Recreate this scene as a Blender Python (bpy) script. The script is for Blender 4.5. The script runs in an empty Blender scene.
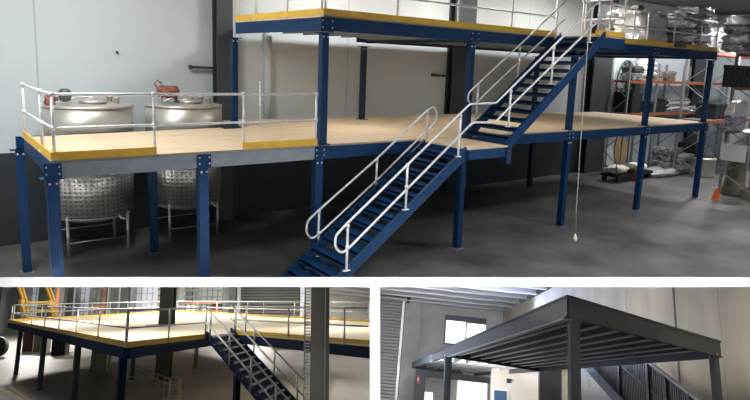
import bpy, bmesh, math, random
from mathutils import Vector, Matrix, noise
random.seed(7)
V = Vector
C = bpy.context.scene.collection
F, PX, PY = 600.0, 375.0, 165.0      # lens in pixels of the 750x400 frame

# ------------------------------------------------------------------ halls
def basis(a, b, c):
    ca, sa, cb, sb = math.cos(a), math.sin(a), math.cos(b), math.sin(b)
    fwd = V((-sa*cb, ca*cb, -sb)); right = V((ca, sa, 0)); down = fwd.cross(right)
    cr, sr = math.cos(c), math.sin(c)
    return cr*right + sr*down, -sr*right + cr*down, fwd
class Hall:
    def __init__(s, ang, cam, top=None):
        s.r, s.d, s.f = basis(*ang); s.c = V(cam)
        M = Matrix((s.r, s.d, s.f))                  # hall -> lens axes
        if top is None: s.T = Matrix.Identity(4)
        else:
            R = Matrix((top.r, top.d, top.f)).transposed() @ M
            s.T = Matrix.Translation(top.c) @ R.to_4x4() @ Matrix.Translation(-s.c)
    def ray(s, u, v): return s.r*((u-PX)/F) + s.d*((v-PY)/F) + s.f
    def at(s, u, v, x=None, y=None, z=None, d=None, pl=None):
        r = s.ray(u, v)
        if z is not None: t = (z-s.c.z)/r.z
        elif y is not None: t = (y-s.c.y)/r.y
        elif x is not None: t = (x-s.c.x)/r.x
        elif d is not None: t = d
        else: t = (pl[0]-s.c).dot(pl[1])/r.dot(pl[1])
        return s.c + r*t
TOP = Hall((-.64708, .166, -.03687), (-1.54004, -10.30195, 4.48745))
LFT = Hall((.89048, -.21432, .0096), (19.18012, -5.88932, 4.05712), TOP)
RGT = Hall((1.58888, -.35146, -.1062), (14.02765, -4.51975, 0), TOP)
H = TOP

# ------------------------------------------------------------------ materials
def mat(name, col, rough=.6, metal=0, var=0, scale=3, bump=0, emit=0, stretch=None, col2=None, spec=None, detail=5):
    m = bpy.data.materials.new(name); m.use_nodes = True; n = m.node_tree; b = n.nodes['Principled BSDF']
    b.inputs['Base Color'].default_value = (*col, 1); b.inputs['Roughness'].default_value = rough; b.inputs['Metallic'].default_value = metal
    if spec is not None: b.inputs['Specular IOR Level'].default_value = spec
    if emit:
        b.inputs['Emission Color'].default_value = (*col, 1); b.inputs['Emission Strength'].default_value = emit
    if var or bump or col2:
        tc = n.nodes.new('ShaderNodeTexCoord'); mp = n.nodes.new('ShaderNodeMapping'); ns = n.nodes.new('ShaderNodeTexNoise')
        n.links.new(tc.outputs['Object'], mp.inputs[0]); n.links.new(mp.outputs[0], ns.inputs['Vector'])
        ns.inputs['Scale'].default_value = scale; ns.inputs['Detail'].default_value = detail; ns.inputs['Roughness'].default_value = .6
        if stretch: mp.inputs['Scale'].default_value = stretch
        if var or col2:
            cr = n.nodes.new('ShaderNodeValToRGB'); cr.color_ramp.elements[0].position = .32; cr.color_ramp.elements[1].position = .68
            c0 = [c*(1-var) for c in col]; c1 = [min(1, c*(1+var)) for c in col] if col2 is None else col2
            cr.color_ramp.elements[0].color = (*c0, 1); cr.color_ramp.elements[1].color = (*c1, 1)
            n.links.new(ns.outputs[0], cr.inputs[0]); n.links.new(cr.outputs[0], b.inputs['Base Color'])
        if bump:
            bp = n.nodes.new('ShaderNodeBump'); bp.inputs['Strength'].default_value = bump; bp.inputs['Distance'].default_value = .02
            n.links.new(ns.outputs[0], bp.inputs['Height']); n.links.new(bp.outputs[0], b.inputs['Normal'])
    return m
def mathn(n, op, a, b=None):
    k = n.nodes.new('ShaderNodeMath'); k.operation = op
    for i, v in enumerate((a, b)):
        if v is None: continue
        if isinstance(v, (int, float)): k.inputs[i].default_value = v
        else: n.links.new(v, k.inputs[i])
    return k.outputs[0]
def seams(m, period, axis, width, dark, off=0):
    """thin dark joints every `period` metres along `axis` on top of the material's own colour"""
    n = m.node_tree; b = n.nodes['Principled BSDF']
    tc = n.nodes.new('ShaderNodeTexCoord'); sp = n.nodes.new('ShaderNodeSeparateXYZ'); n.links.new(tc.outputs['Object'], sp.inputs[0])
    fac = None
    for a, p in zip(axis, period):
        f = mathn(n, 'LESS_THAN', mathn(n, 'FRACT', mathn(n, 'DIVIDE', mathn(n, 'SUBTRACT', sp.outputs[a], off), p)), width/p)
        fac = f if fac is None else mathn(n, 'MAXIMUM', fac, f)
    mx = n.nodes.new('ShaderNodeMix'); mx.data_type = 'RGBA'; mx.blend_type = 'MULTIPLY'
    n.links.new(fac, mx.inputs[0])
    old = b.inputs['Base Color'].links
    if old: n.links.new(old[0].from_socket, mx.inputs[6])
    else: mx.inputs[6].default_value = b.inputs['Base Color'].default_value
    mx.inputs[7].default_value = (dark, dark, dark, 1)
    n.links.new(mx.outputs[2], b.inputs['Base Color'])
    return m
def dimpled(name):
    m = mat(name, (.62, .6, .57), .3, .8)
    n = m.node_tree; b = n.nodes['Principled BSDF']
    tc = n.nodes.new('ShaderNodeTexCoord'); sp = n.nodes.new('ShaderNodeSeparateXYZ'); n.links.new(tc.outputs['Object'], sp.inputs[0])
    ang = mathn(n, 'MULTIPLY', mathn(n, 'ARCTAN2', sp.outputs[1], sp.outputs[0]), 52/(2*math.pi))
    zz = mathn(n, 'DIVIDE', sp.outputs[2], .095)
    half = mathn(n, 'MULTIPLY', mathn(n, 'FLOOR', zz), 0.0)
    fa = mathn(n, 'SUBTRACT', mathn(n, 'FRACT', mathn(n, 'ADD', ang, half)), .5)
    fz = mathn(n, 'SUBTRACT', mathn(n, 'FRACT', zz), .5)
    r = mathn(n, 'SQRT', mathn(n, 'ADD', mathn(n, 'MULTIPLY', fa, fa), mathn(n, 'MULTIPLY', fz, fz)))
    dot = mathn(n, 'LESS_THAN', r, .17)
    mx = n.nodes.new('ShaderNodeMix'); mx.data_type = 'RGBA'; n.links.new(dot, mx.inputs[0])
    mx.inputs[6].default_value = (.72, .69, .65, 1); mx.inputs[7].default_value = (.16, .15, .14, 1)
    n.links.new(mx.outputs[2], b.inputs['Base Color'])
    bp = n.nodes.new('ShaderNodeBump'); bp.inputs['Strength'].default_value = .7; bp.inputs['Distance'].default_value = .02
    n.links.new(mathn(n, 'MINIMUM', r, .5), bp.inputs['Height']); n.links.new(bp.outputs[0], b.inputs['Normal'])
    return m
def ribbed(name, col, period, axis=2, rough=.6):
    m = mat(name, col, rough); n = m.node_tree; b = n.nodes['Principled BSDF']
    tc = n.nodes.new('ShaderNodeTexCoord'); sp = n.nodes.new('ShaderNodeSeparateXYZ'); n.links.new(tc.outputs['Object'], sp.inputs[0])
    h = mathn(n, 'ABSOLUTE', mathn(n, 'SINE', mathn(n, 'MULTIPLY', sp.outputs[axis], math.pi/period)))
    bp = n.nodes.new('ShaderNodeBump'); bp.inputs['Strength'].default_value = 1; bp.inputs['Distance'].default_value = period*.5
    n.links.new(h, bp.inputs['Height']); n.links.new(bp.outputs[0], b.inputs['Normal'])
    cr = n.nodes.new('ShaderNodeValToRGB'); cr.color_ramp.elements[0].color = (*[c*.6 for c in col], 1); cr.color_ramp.elements[1].color = (*col, 1)
    cr.color_ramp.elements[1].position = .35
    n.links.new(h, cr.inputs[0]); n.links.new(cr.outputs[0], b.inputs['Base Color'])
    return m
M = dict(
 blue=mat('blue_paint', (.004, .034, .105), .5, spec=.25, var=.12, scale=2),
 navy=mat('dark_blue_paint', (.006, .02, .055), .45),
 galv=mat('galvanised_pipe', (.78, .81, .85), .38, .35, var=.12, scale=9),
 galvbeam=mat('galvanised_beam', (.27, .31, .35), .5, .35, var=.12, scale=4),
 yellow=mat('yellow_paint', (.80, .50, .06), .5, var=.08, scale=5),
 ply=seams(mat('plywood', (.70, .56, .38), .6, var=.14, scale=1.2, stretch=(1, 5, 1)), (2.4, 1.2), (0, 1), .012, .7),
 floor=mat('sealed_concrete', (.125, .125, .125), .42, var=.5, scale=.55, bump=.04, detail=8),
 wall=seams(mat('painted_precast_wall', (.55, .61, .65), .75, var=.04, scale=.4), (4.32,), (0,), .035, .72, .593),
 wallwarm=mat('cream_wall', (.70, .67, .61), .8, var=.04),
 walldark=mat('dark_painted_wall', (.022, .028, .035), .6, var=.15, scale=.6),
 pilaster=mat('charcoal_steel_column', (.045, .055, .065), .5),
 steel=mat('stainless', (.55, .54, .50), .42, .6, var=.08, scale=3, stretch=(1, 1, .3)),
 dimple=dimpled('dimple_jacket'),
 steelleg=mat('stainless_leg', (.55, .54, .5), .35, .7),
 dark=mat('dark_rubber', (.02, .02, .022), .6), black=mat('black_plastic', (.012, .013, .016), .45),
 red=mat('red_brown_valve', (.27, .10, .07), .5, var=.6, scale=14), motor=mat('grey_motor', (.09, .10, .12), .45, .3, var=.4, scale=20),
 white=mat('white_edge_paint', (.93, .93, .93), .8), cord=mat('grey_cord', (.5, .5, .48), .5), plug=mat('white_plug', (.8, .8, .78), .4),
 roof=ribbed('dark_roof_sheet', (.06, .062, .07), .3, 1), rackgrey=mat('rack_steel', (.28, .29, .31), .45, .4),
 orange=mat('orange_beam', (.36, .09, .04), .5), cone=mat('orange_guard', (.75, .16, .04), .5),
 wrap=mat('stretch_wrap', (.62, .64, .68), .2, .35, col2=(.92, .93, .95), scale=5, bump=.9, stretch=(1, 1, 3)),
 wrapdark=mat('goods_under_wrap', (.03, .035, .045), .25, .2, col2=(.55, .58, .63), scale=6, bump=.8, stretch=(1, 1, 3)),
 machine=mat('grey_green_machine', (.07, .075, .06), .6, var=.4, scale=6), cream=mat('cream_bags', (.85, .84, .80), .6, var=.1, scale=8),
 wood=mat('pallet_wood', (.42, .28, .13), .7, var=.25, scale=8), wicker=mat('tan_wicker', (.33, .24, .13), .7, var=.4, scale=22, bump=.5),
 brownwrap=mat('brown_wrapped_roll', (.16, .14, .11), .55, var=.35, scale=5), green=mat('green_logo_ink', (.03, .10, .06), .7),
 sign=mat('printed_white_board', (.55, .57, .62), .5, col2=(.78, .8, .84), scale=9, stretch=(1, 1.2, 4)), ink=mat('grey_print', (.25, .27, .32), .6),
 # lower left hall
 lply=seams(mat('pale_deck_board', (.90, .78, .54), .6, var=.03, scale=1), (2.4, 1.2), (0, 1), .02, .92),
 lfloor=mat('grey_hall_floor', (.16, .147, .138), .5, var=.22, scale=.35, bump=.02, detail=7),
 lwall=mat('grey_cladding', (.34, .35, .36), .7, var=.2, scale=.4), glaze=mat('skylit_glazing', (.50, .53, .60), .3, emit=.3),
 shutter=ribbed('dark_shutter', (.10, .10, .10), .34), lpillar=mat('olive_steel_pillar', (.045, .052, .045), .5, var=.15, scale=2),
 lblue=mat('navy_steel', (.006, .018, .055), .75, spec=.2), lrail=mat('grey_rail', (.62, .64, .64), .4, .3), lleg=mat('black_navy_leg', (.01, .014, .025), .45),
 treadgrey=mat('grey_tread_plate', (.20, .22, .25), .6), rust=mat('rust_red_paint', (.26, .075, .04), .6), maroon=mat('maroon_curtain', (.07, .02, .02), .7), binmat=mat('grey_green_bin', (.10, .12, .09), .6), mark=mat('floor_paint', (.42, .34, .2), .7),
 # lower right hall
 conc=mat('concrete_panel', (.30, .265, .205), .8, var=.24, scale=.35, stretch=(1, 1, .4), detail=8), concw=mat('pale_concrete', (.40, .40, .38), .8, var=.2, scale=.3),
 rgrey=mat('grey_painted_steel', (.085, .095, .11), .5), zinc=mat('zinc_joist', (.62, .63, .64), .4, .3), soffit=mat('deck_soffit', (.06, .062, .06), .7, var=.2, scale=.8),
 rshut=ribbed('grey_roller_door', (.46, .47, .48), .32), daylight=mat('daylight_pane', (1, 1, 1), .3, emit=1.6),
 lit=mat('glowing_white', (.95, .92, .90), .4, emit=.9), office=mat('office_plasterboard', (.72, .68, .62), .7), bluedoor=mat('blue_door', (.04, .10, .2), .5),  # emission put into the white door and small panel so they look lit
 redsign=mat('red_sign', (.6, .12, .12), .5), balus=mat('black_balustrade', (.012, .012, .014), .4), timber=mat('handrail_steel', (.30, .27, .24), .3, .6),
 charcoal=mat('charcoal_cladding', (.045, .045, .05), .7, var=.1))

# ------------------------------------------------------------------ mesh building
class MB:
    def __init__(s): s.bm = bmesh.new()
    def face(s, pts):
        s.bm.faces.new([s.bm.verts.new(p) for p in pts])
    def hexa(s, a, b):
        """solid between polygon a and polygon b (same number of points)"""
        n = len(a); va = [s.bm.verts.new(p) for p in a]; vb = [s.bm.verts.new(p) for p in b]
        s.bm.faces.new(va[::-1]); s.bm.faces.new(vb)
        for i in range(n): s.bm.faces.new((va[i], va[(i+1) % n], vb[(i+1) % n], vb[i]))
        return s
    def prism(s, poly, d): return s.hexa([V(p) for p in poly], [V(p)+V(d) for p in poly])
    def box(s, lo, hi):
        (a, b, c), (d, e, f) = lo, hi
        return s.hexa([V((a, b, c)), V((d, b, c)), V((d, e, c)), V((a, e, c))], [V((a, b, f)), V((d, b, f)), V((d, e, f)), V((a, e, f))])
    def bar(s, p, q, w, h, up=(0, 0, 1)):
        p, q = V(p), V(q); t = (q-p).normalized(); u = V(up); side = t.cross(u)
        if side.length < 1e-4: side = t.cross(V((0, 1, 0)))
        side.normalize(); u = side.cross(t).normalized()
        a = [p+side*w/2*i+u*h/2*j for i, j in ((-1, -1), (1, -1), (1, 1), (-1, 1))]
        return s.hexa(a, [v+(q-p) for v in a])
    def tube(s, pts, r, n=8, closed=False):
        pts = [V(p) for p in pts]; rings = []; k = len(pts); prev = None
        for i, p in enumerate(pts):
            if closed: t = (pts[(i+1) % k]-pts[i-1]).normalized()
            else: t = (pts[min(i+1, k-1)]-pts[max(i-1, 0)]).normalized()
            if prev is None:
                a = t.cross(V((0, 0, 1)));  a = t.cross(V((0, 1, 0))) if a.length < .05 else a
            else: a = prev - t*prev.dot(t)
            a.normalize(); prev = a; b = t.cross(a)
            rr = r[i] if isinstance(r, (list, tuple)) else r
            rings.append([s.bm.verts.new(p+(a*math.cos(2*math.pi*j/n)+b*math.sin(2*math.pi*j/n))*rr) for j in range(n)])
        m = k if closed else k-1
        for i in range(m):
            A, B = rings[i], rings[(i+1) % k]
            for j in range(n):
                f = s.bm.faces.new((A[j], A[(j+1) % n], B[(j+1) % n], B[j])); f.smooth = True
        if not closed: s.bm.faces.new(rings[0][::-1]); s.bm.faces.new(rings[-1])
        return s
    def lathe(s, c, prof, n=32):
        c = V(c); rings = [[s.bm.verts.new(c+V((r*math.cos(2*math.pi*j/n), r*math.sin(2*math.pi*j/n), z))) for j in range(n)] for r, z in prof]
        for A, B in zip(rings, rings[1:]):
            for j in range(n):
                f = s.bm.faces.new((A[j], A[(j+1) % n], B[(j+1) % n], B[j])); f.smooth = True
        s.bm.faces.new(rings[0][::-1]); s.bm.faces.new(rings[-1]); return s
    def lump(s, c, size, seed=0, amp=.12, freq=2.2, sq=.55, seg=14, zmin=None):
        """a soft, squarish lumpy body"""
        c = V(c); g = bmesh.new(); bmesh.ops.create_uvsphere(g, u_segments=seg*2, v_segments=seg, radius=1)
        mp = {}
        for v in g.verts:
            p = v.co.copy(); q = V([math.copysign(abs(k)**sq, k) for k in p])
            q = q*(1+amp*noise.noise(q*freq+V((seed*7.1, 3, seed))))
            w_ = c+V((q.x*size[0]/2, q.y*size[1]/2, q.z*size[2]/2))
            if zmin is not None: w_.z = zmin if v.co.z < -.8 else max(w_.z, zmin)
            mp[v] = s.bm.verts.new(w_)
        for f in g.faces:
            k = s.bm.faces.new([mp[v] for v in f.verts]); k.smooth = True
        g.free(); return s
    def cut(s, co, no):
        """saw off everything on the +no side"""
        g = bmesh.ops.bisect_plane(s.bm, geom=s.bm.verts[:]+s.bm.edges[:]+s.bm.faces[:], plane_co=co, plane_no=no, clear_outer=True)
        e = [k for k in g['geom_cut'] if isinstance(k, bmesh.types.BMEdge)]
        if e: bmesh.ops.holes_fill(s.bm, edges=e)
        return s
    def build(s, name, m, parent=None, loc=None, **tags):
        if not len(s.bm.verts): s.bm.free(); return None
        o3 = V(loc) if loc is not None else (V(parent['o']) if parent is not None else V((0, 0, 0)))
        bmesh.ops.translate(s.bm, verts=s.bm.verts, vec=-o3)
        bmesh.ops.recalc_face_normals(s.bm, faces=s.bm.faces)
        me = bpy.data.meshes.new(name); s.bm.to_mesh(me); s.bm.free(); me.materials.append(M[m] if isinstance(m, str) else m)
        o = bpy.data.objects.new(name, me); C.objects.link(o)
        if parent is not None: o.parent = parent; o['o'] = tuple(o3)
        else: o.matrix_world = H.T @ Matrix.Translation(o3); o['o'] = tuple(o3)
        for k, v in tags.items(): o[k] = v
        return o
def struct(name, mb, m): return mb.build(name, m, kind='structure')
def thing(name, label, cat, loc, group=None):
    o = bpy.data.objects.new(name, None); C.objects.link(o); o.empty_display_size = .2
    o.matrix_world = H.T @ Matrix.Translation(V(loc)); o['o'] = tuple(V(loc)); o['label'] = label; o['category'] = cat
    if group: o['group'] = group
    return o
def solo(name, mb, m, label, cat, loc, group=None):
    o = mb.build(name, m, loc=loc, label=label, category=cat)
    if group: o['group'] = group
    return o
# underside plane of the front lip of the top hall's floor: stair and posts that land on it are sawn to it
LIPN = TOP.ray(0, 279).cross(TOP.ray(750, 279)); LIPN = LIPN if LIPN.z < 0 else -LIPN
def sawn(b): return b.cut(TOP.c, LIPN.normalized())
def lerp(a, b, t): return V(a)*(1-t)+V(b)*t
def arc(pts, k=4):
    """round the inner corners of a polyline"""
    pts = [V(p) for p in pts]; out = [pts[0]]
    for a, b, c in zip(pts, pts[1:], pts[2:]):
        f0, f1 = min(.45, .07/max((b-a).length, .01)), min(.45, .07/max((c-b).length, .01))
        for i in range(k+1):
            t = i/k; q0, q1 = lerp(b, a, f0), lerp(b, c, f1); out.append(lerp(lerp(q0, b, t), lerp(b, q1, t), t))
    out.append(pts[-1]); return out
def at(u, v, **k): return H.at(u, v, **k)
def lamp(name, u, v, d, power, size, col=(1, 1, 1), spread=180, down=None, sizey=None, p=None):
    l = bpy.data.lights.new(name, 'AREA'); l.energy = power; l.color = col; l.shape = 'RECTANGLE'; l.size = size; l.size_y = sizey or size; l.spread = math.radians(spread)
    o = bpy.data.objects.new(name, l); C.objects.link(o)
    pos = H.T @ (p if p is not None else at(u, v, d=d)); dr = (H.T.to_3x3() @ (down or V((0, 0, -1)))).normalized()
    o.location = pos; o.rotation_euler = dr.to_track_quat('-Z', 'Y').to_euler(); return o

# ================================================================== TOP HALL : two storey blue mezzanine
z1, z2 = 2.839, 5.406
WY = 5.62
# --- shell
lip = [at(-260, 281, z=0), at(1400, 281, z=0)]
b = MB(); b.prism([(lip[0].x, lip[0].y, -.09), (lip[1].x, lip[1].y, -.09), (60, WY+.3, -.09), (lip[0].x, WY+.3, -.09)], (0, 0, .09)); struct('floor', b, 'floor')
b = MB(); ext = []
for u in (-230, 960): ext.append((at(u, 277.2, d=9.35), at(u, 287, d=9.35), at(u, 280.5, z=.004), at(u, 280.5, z=.004)+TOP.d*.02))
(a0, a1, a2, a3), (c0, c1, c2, c3) = ext
b.hexa([a0, a1, a3, a2], [c0, c1, c3, c2]); struct('trim_1', b, 'white')          # white front lip of the floor slab
b = MB(); hw = 5*9.35/70
b.hexa([TOP.at(u, v, d=9.35) for u, v in ((370, 286.9), (380, 286.9), (380, 430), (370, 430))], [TOP.at(u, v, d=70) for u, v in ((375-hw, 287.5), (375+hw, 287.5), (375+hw, 430), (375-hw, 430))]); struct('wall_middle', b, 'white')                         # partition between the two lower halls
zd = at(10, 153, y=WY).z
b = MB(); b.box((-9, WY, zd), (34.3, WY+.25, 8.4)); struct('wall_back', b, 'wall')
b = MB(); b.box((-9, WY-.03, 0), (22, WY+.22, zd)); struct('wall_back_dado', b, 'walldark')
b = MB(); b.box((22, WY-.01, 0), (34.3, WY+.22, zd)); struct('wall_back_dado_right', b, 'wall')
b = MB(); b.box((34, -14, 0), (34.25, WY, 8.4)); struct('wall_right', b, 'wall')
b = MB(); b.box((-9.2, -9, -.05), (-9, WY, 8.4)); struct('wall_left', b, 'wall')
b = MB(); b.box((-9.2, -13, 7.85), (34.3, WY+.25, 8.0)); struct('ceiling', b, 'roof')
# pilasters of the back wall
for i, (u0, u1) in enumerate(((217.5, 233), (453.5, 474), (595, 613), (697, 707))):
    p, q = at(u0+(0), 60, y=WY-.35), at(u1, 60, y=WY-.35)
    t = thing('wall_column', ['charcoal steel wall column behind the second steel tank', 'charcoal steel wall column beside the upper staircase', 'charcoal steel wall column left of the wall emblem', 'charcoal steel wall column behind the far end of the platform'][i], 'column', (p.x, WY-.2, 0))
    MB().box((p.x, WY-.06, 0), (q.x, WY, 7.85)).build('flange', 'pilaster', t)
    MB().box(((p.x+q.x)/2-.06, WY-.29, 0), ((p.x+q.x)/2+.06, WY-.06, 7.85)).build('web', 'pilaster', t)
    MB().box((p.x, WY-.35, 0), (q.x, WY-.29, 7.85)).build('flange', 'pilaster', t)
for i, (u, v, du, lb) in enumerate(((191, 67, 31, 'dark horizontal bracket arm on the wall above the second tank'), (434, 75, 18, 'dark horizontal bracket arm on the wall by the middle wall column'))):
    p, q = at(u, v, y=WY-.12), at(u+du, v+1.5, y=WY-.12)
    t = thing('wall_bracket', lb, 'bracket', p); MB().bar(p, q, .05, .07).build('arm', 'pilaster', t); MB().box((p.x-.03, WY-.16, p.z-.05), (p.x+.03, WY-.001, p.z+.05)).build('end_plate', 'pilaster', t)
p = at(116, 52, y=WY-.03); solo('wall_hook', MB().bar(p, p+V((.05, 0, 0)), .04, .04).bar(p+V((.03, 0, 0)), p+V((.04, -.04, -.05)), .02, .02), 'black', 'small black hook high on the plain wall above the tanks', 'hook', p)
# wall pipe under upper deck
p = at(268, 80, y=WY-.06); solo('wall_pipe', MB().tube([(p.x, p.y, z1-.4), (p.x, p.y, 5.3)], .11, 12), 'wall', 'pale vertical downpipe on the wall under the upper platform', 'pipe', (p.x, p.y, z1-.4))

# --- columns
def column(u, v, y, zb, zt, label, w=.155, m='blue', foot=None, cap=True):
    p = at(u, v, y=y) if foot is None else foot
    t = thing('steel_column', label, 'column', (p.x, y if foot is None else foot.y, zb)); x, yy = p.x, (y if foot is None else foot.y)
    on_lip = zb > .001 and zb < 1
    b = MB(); b.box((x-w/2, yy-w/2, zb+.012-(.1 if on_lip else 0)), (x+w/2, yy+w/2, zt)); (sawn(b) if on_lip else b).build('shaft', m, t)
    if not on_lip: MB().box((x-.13, yy-.13, zb), (x+.13, yy+.13, zb+.014)).build('base_plate', 'galvbeam' if zb < .5 else m, t)
    if cap:
        MB().box((x-.17, yy-.1, zt-.015), (x+.17, yy+.1, zt)).build('cap_plate', m, t)
        for s in (-1, 1):
            k = MB().box((x+s*.05-.016, yy-w/2-.012, zt-.1), (x+s*.05+.016, yy-w/2, zt-.068)); k.build('bolt', 'galv', t)
    return x
BD = .25     # beam depth
xs = {}
def lipz(u, y):   # height of the sloping white front lip under a column
    return max(0, at(u, 278.2, y=y).z)
names = ['blue column at the near left front corner of the lower platform', 'blue column second along the front, under the silver edge beam', 'blue lower column where the silver edge beam meets the blue one', 'blue lower column beside the foot landing of the upper staircase', 'blue lower column just left of the hanging cord', 'blue lower column in front of the wicker chair back', 'blue lower column at the far right end of the platform']
for i, (u, v) in enumerate(((54, 215), (202.8, 215), (316.5, 205), (459.5, 200), (564, 180), (640, 172), (699.5, 160))):
    xs[i] = column(u, v, 0.06, lipz(u, .06) if i < 3 else 0, z1-BD-.03, names[i], w=.17 if i < 3 else .16)
up = ['blue upper column at the left front corner of the raised platform', 'blue upper column behind the start of the upper staircase', 'blue upper column under the top of the upper staircase', 'blue upper column in front of the white bagged pallet', 'blue upper column at the far right end of the raised platform']
xu = {}
for i, (u, v) in enumerate(((323, 80), (468.5, 88), (572, 90), (648.5, 88), (708, 85))):
    xu[i+2] = column(u, v, 0.08, z1, z2-.33, up[i], w=.15)
for (u, v, lb) in ((27.3, 272, 'blue rear column at the left end of the lower platform'), (154.5, 252, 'blue rear column between the two steel tanks'), (529, 187, 'blue rear column in the dark under the platform')):
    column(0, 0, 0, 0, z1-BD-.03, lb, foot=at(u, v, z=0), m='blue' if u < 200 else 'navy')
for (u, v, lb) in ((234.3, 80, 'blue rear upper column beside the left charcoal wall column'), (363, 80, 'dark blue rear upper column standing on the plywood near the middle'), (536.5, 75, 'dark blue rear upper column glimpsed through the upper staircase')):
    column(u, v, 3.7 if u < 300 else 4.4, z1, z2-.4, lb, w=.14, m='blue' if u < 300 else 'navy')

# --- lower platform
DX0, DX1 = at(53, 159, y=0, ).x-.02, 21.45
pl = thing('mezzanine_platform', 'lower mezzanine platform with plywood floor and silver and blue edge beams', 'platform', (DX0, 0, z1))
BLC = at(23.5, 137, z=z1)
b = MB(); b.prism([(DX0, 0, z1-.035), (DX1, 0, z1-.035), (DX1, 4.5, z1-.035), (14, 5.25, z1-.035), (4.95, 5.25, z1-.035), (4.95, 3.6, z1-.035), (BLC.x, BLC.y, z1-.035)], (0, 0, .035)); b.build('deck_board', 'ply', pl)
x2 = xs[2]
zt = z1-.037
MB().box((DX0, -.03, zt-BD), (x2-.1, .04, zt)).build('edge_beam', 'galvbeam', pl, label='silver edge beam')
MB().box((x2-.1, -.03, zt-BD), (DX1, .04, zt)).build('edge_beam', 'blue', pl, label='blue edge beam')
MB().box((DX0-.1, 3.5, zt-BD), (DX1, 3.57, zt)).build('rear_beam', 'blue', pl)
MB().hexa([V((DX0-.02, 0, zt-BD)), V((DX0+.05, 0, zt-BD)), V((BLC.x+.07, BLC.y, zt-BD)), V((BLC.x, BLC.y, zt-BD))], [V((DX0-.02, 0, zt)), V((DX0+.05, 0, zt)), V((BLC.x+.07, BLC.y, zt)), V((BLC.x, BLC.y, zt))]).build('end_beam', 'blue', pl)
MB().box((DX1-.06, 0, zt-BD), (DX1, 4.5, zt)).build('end_beam', 'blue', pl)
x = DX0+.6
while x < DX1-.2:
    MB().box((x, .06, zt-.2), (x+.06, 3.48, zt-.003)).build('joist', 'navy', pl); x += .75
for i in range(0, 7):
    xx = xs[i]
    w = .25
    k = MB().box((xx-w/2, -.05, zt-BD), (xx+w/2, -.031, zt)).build('splice_plate', 'blue', pl)
    for s in (-1, 1):
        for zz in (.06, .17): MB().box((xx+s*w*.36-.012, -.06, zt-zz-.012), (xx+s*w*.36+.012, -.05, zt-zz+.012)).build('bolt', 'galv', k)
def kick(p, q, h=.13, th=.02, m='yellow', name='toe_board', t=None):
    b = MB(); p, q = V(p), V(q); n = V((-(q-p).y, (q-p).x, 0)).normalized()*th
    b.hexa([p, q, q+n, p+n], [v+V((0, 0, h)) for v in (p, q, q+n, p+n)]); return b.build(name, m, t)
def guardrail(label, runs, t=None, h=1.0, r=.024, mid=.5, m='galv', toes=(), group=None, inset=.0, ext=(0, 0), name='guardrail', toeh=.13):
    """runs: list of base points of posts"""
    t = t or thing(name, label, 'railing', runs[0], group)
    U = V((0, 0, 1))
    for p in runs:
        k = MB().tube([V(p)+U*.0, V(p)+U*h], r, 8).build('post', m, t)
        if m == 'galv':
            MB().box(V(p)+V((-.06, -.05, 0)), V(p)+V((.06, .05, .012))).build('foot_plate', m, k)
            for hh in (mid, h): MB().tube([V(p)+U*(hh-.04), V(p)+U*(hh+.035)], r*1.55, 8).build('clamp', m, k)
    a, b_ = V(runs[0]), V(runs[-1])
    pts = [V(p) for p in runs]
    if ext[0]: pts = [pts[0]-(pts[1]-pts[0]).normalized()*ext[0]]+pts
    if ext[1]: pts = pts+[pts[-1]+(pts[-1]-pts[-2]).normalized()*ext[1]]
    MB().tube([p+U*h for p in pts], r*.95, 8).build('top_rail', m, t); MB().tube([p+U*mid for p in pts], r*.9, 8).build('mid_rail', m, t)
    for (p, q) in toes: kick(p, q, h=toeh, t=t)
    return t
P = lambda x, y, z=z1: V((x, y, z))
pa, pb, pc, pd = [at(u, v, y=0).x for u, v in ((53.5, 158), (155.5, 154), (244.5, 150), (316.3, 146))]
H1 = 1.02
MIDP = lerp(P(DX0+.03, .03), V((BLC.x+.03, BLC.y-.05, z1)), .33)
guardrail('galvanised guardrail around the left end and front left of the lower platform', [V((BLC.x+.03, BLC.y-.05, z1)), MIDP, P(pa+.02, .03), P(pb, .03), P(pc, .03), P(pd, .03)], h=H1, toes=[(P(DX0, -.01), P(pb+.02, -.01)), (P(pc-.04, -.01), P(pd+.02, -.01)), (V((BLC.x-.01, BLC.y, z1)), P(DX0-.01, 0))])
p = at(260, 127, z=z1); tt = thing('rail_post', 'lone galvanised post standing on the plywood behind the front guardrail', 'post', p); MB().tube([p, p+V((0, 0, 1.1))], .022, 8).build('tube', 'galv', tt); MB().box(p-V((.06, .06, 0)), p+V((.06, .06, .012))).build('foot_plate', 'galv', tt)
for hh in (.5, 1.05): MB().tube([p+V((0, 0, hh)), p+V((0, 0, hh+.08))], .036, 8).build('clamp', 'galv', tt)
m1 = at(223, 128.3, z=z1+.012); m2 = at(242, 127.8, z=z1+.012)
solo('rubber_sheet', MB().prism([m1+V((0, -.05, 0)), m2, m2+V((-.1, .7, 0)), m1+V((.1, .9, 0))], (0, 0, .012)), 'dark', 'black sheet lying on the plywood by the second tank', 'sheet', m1)

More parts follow.
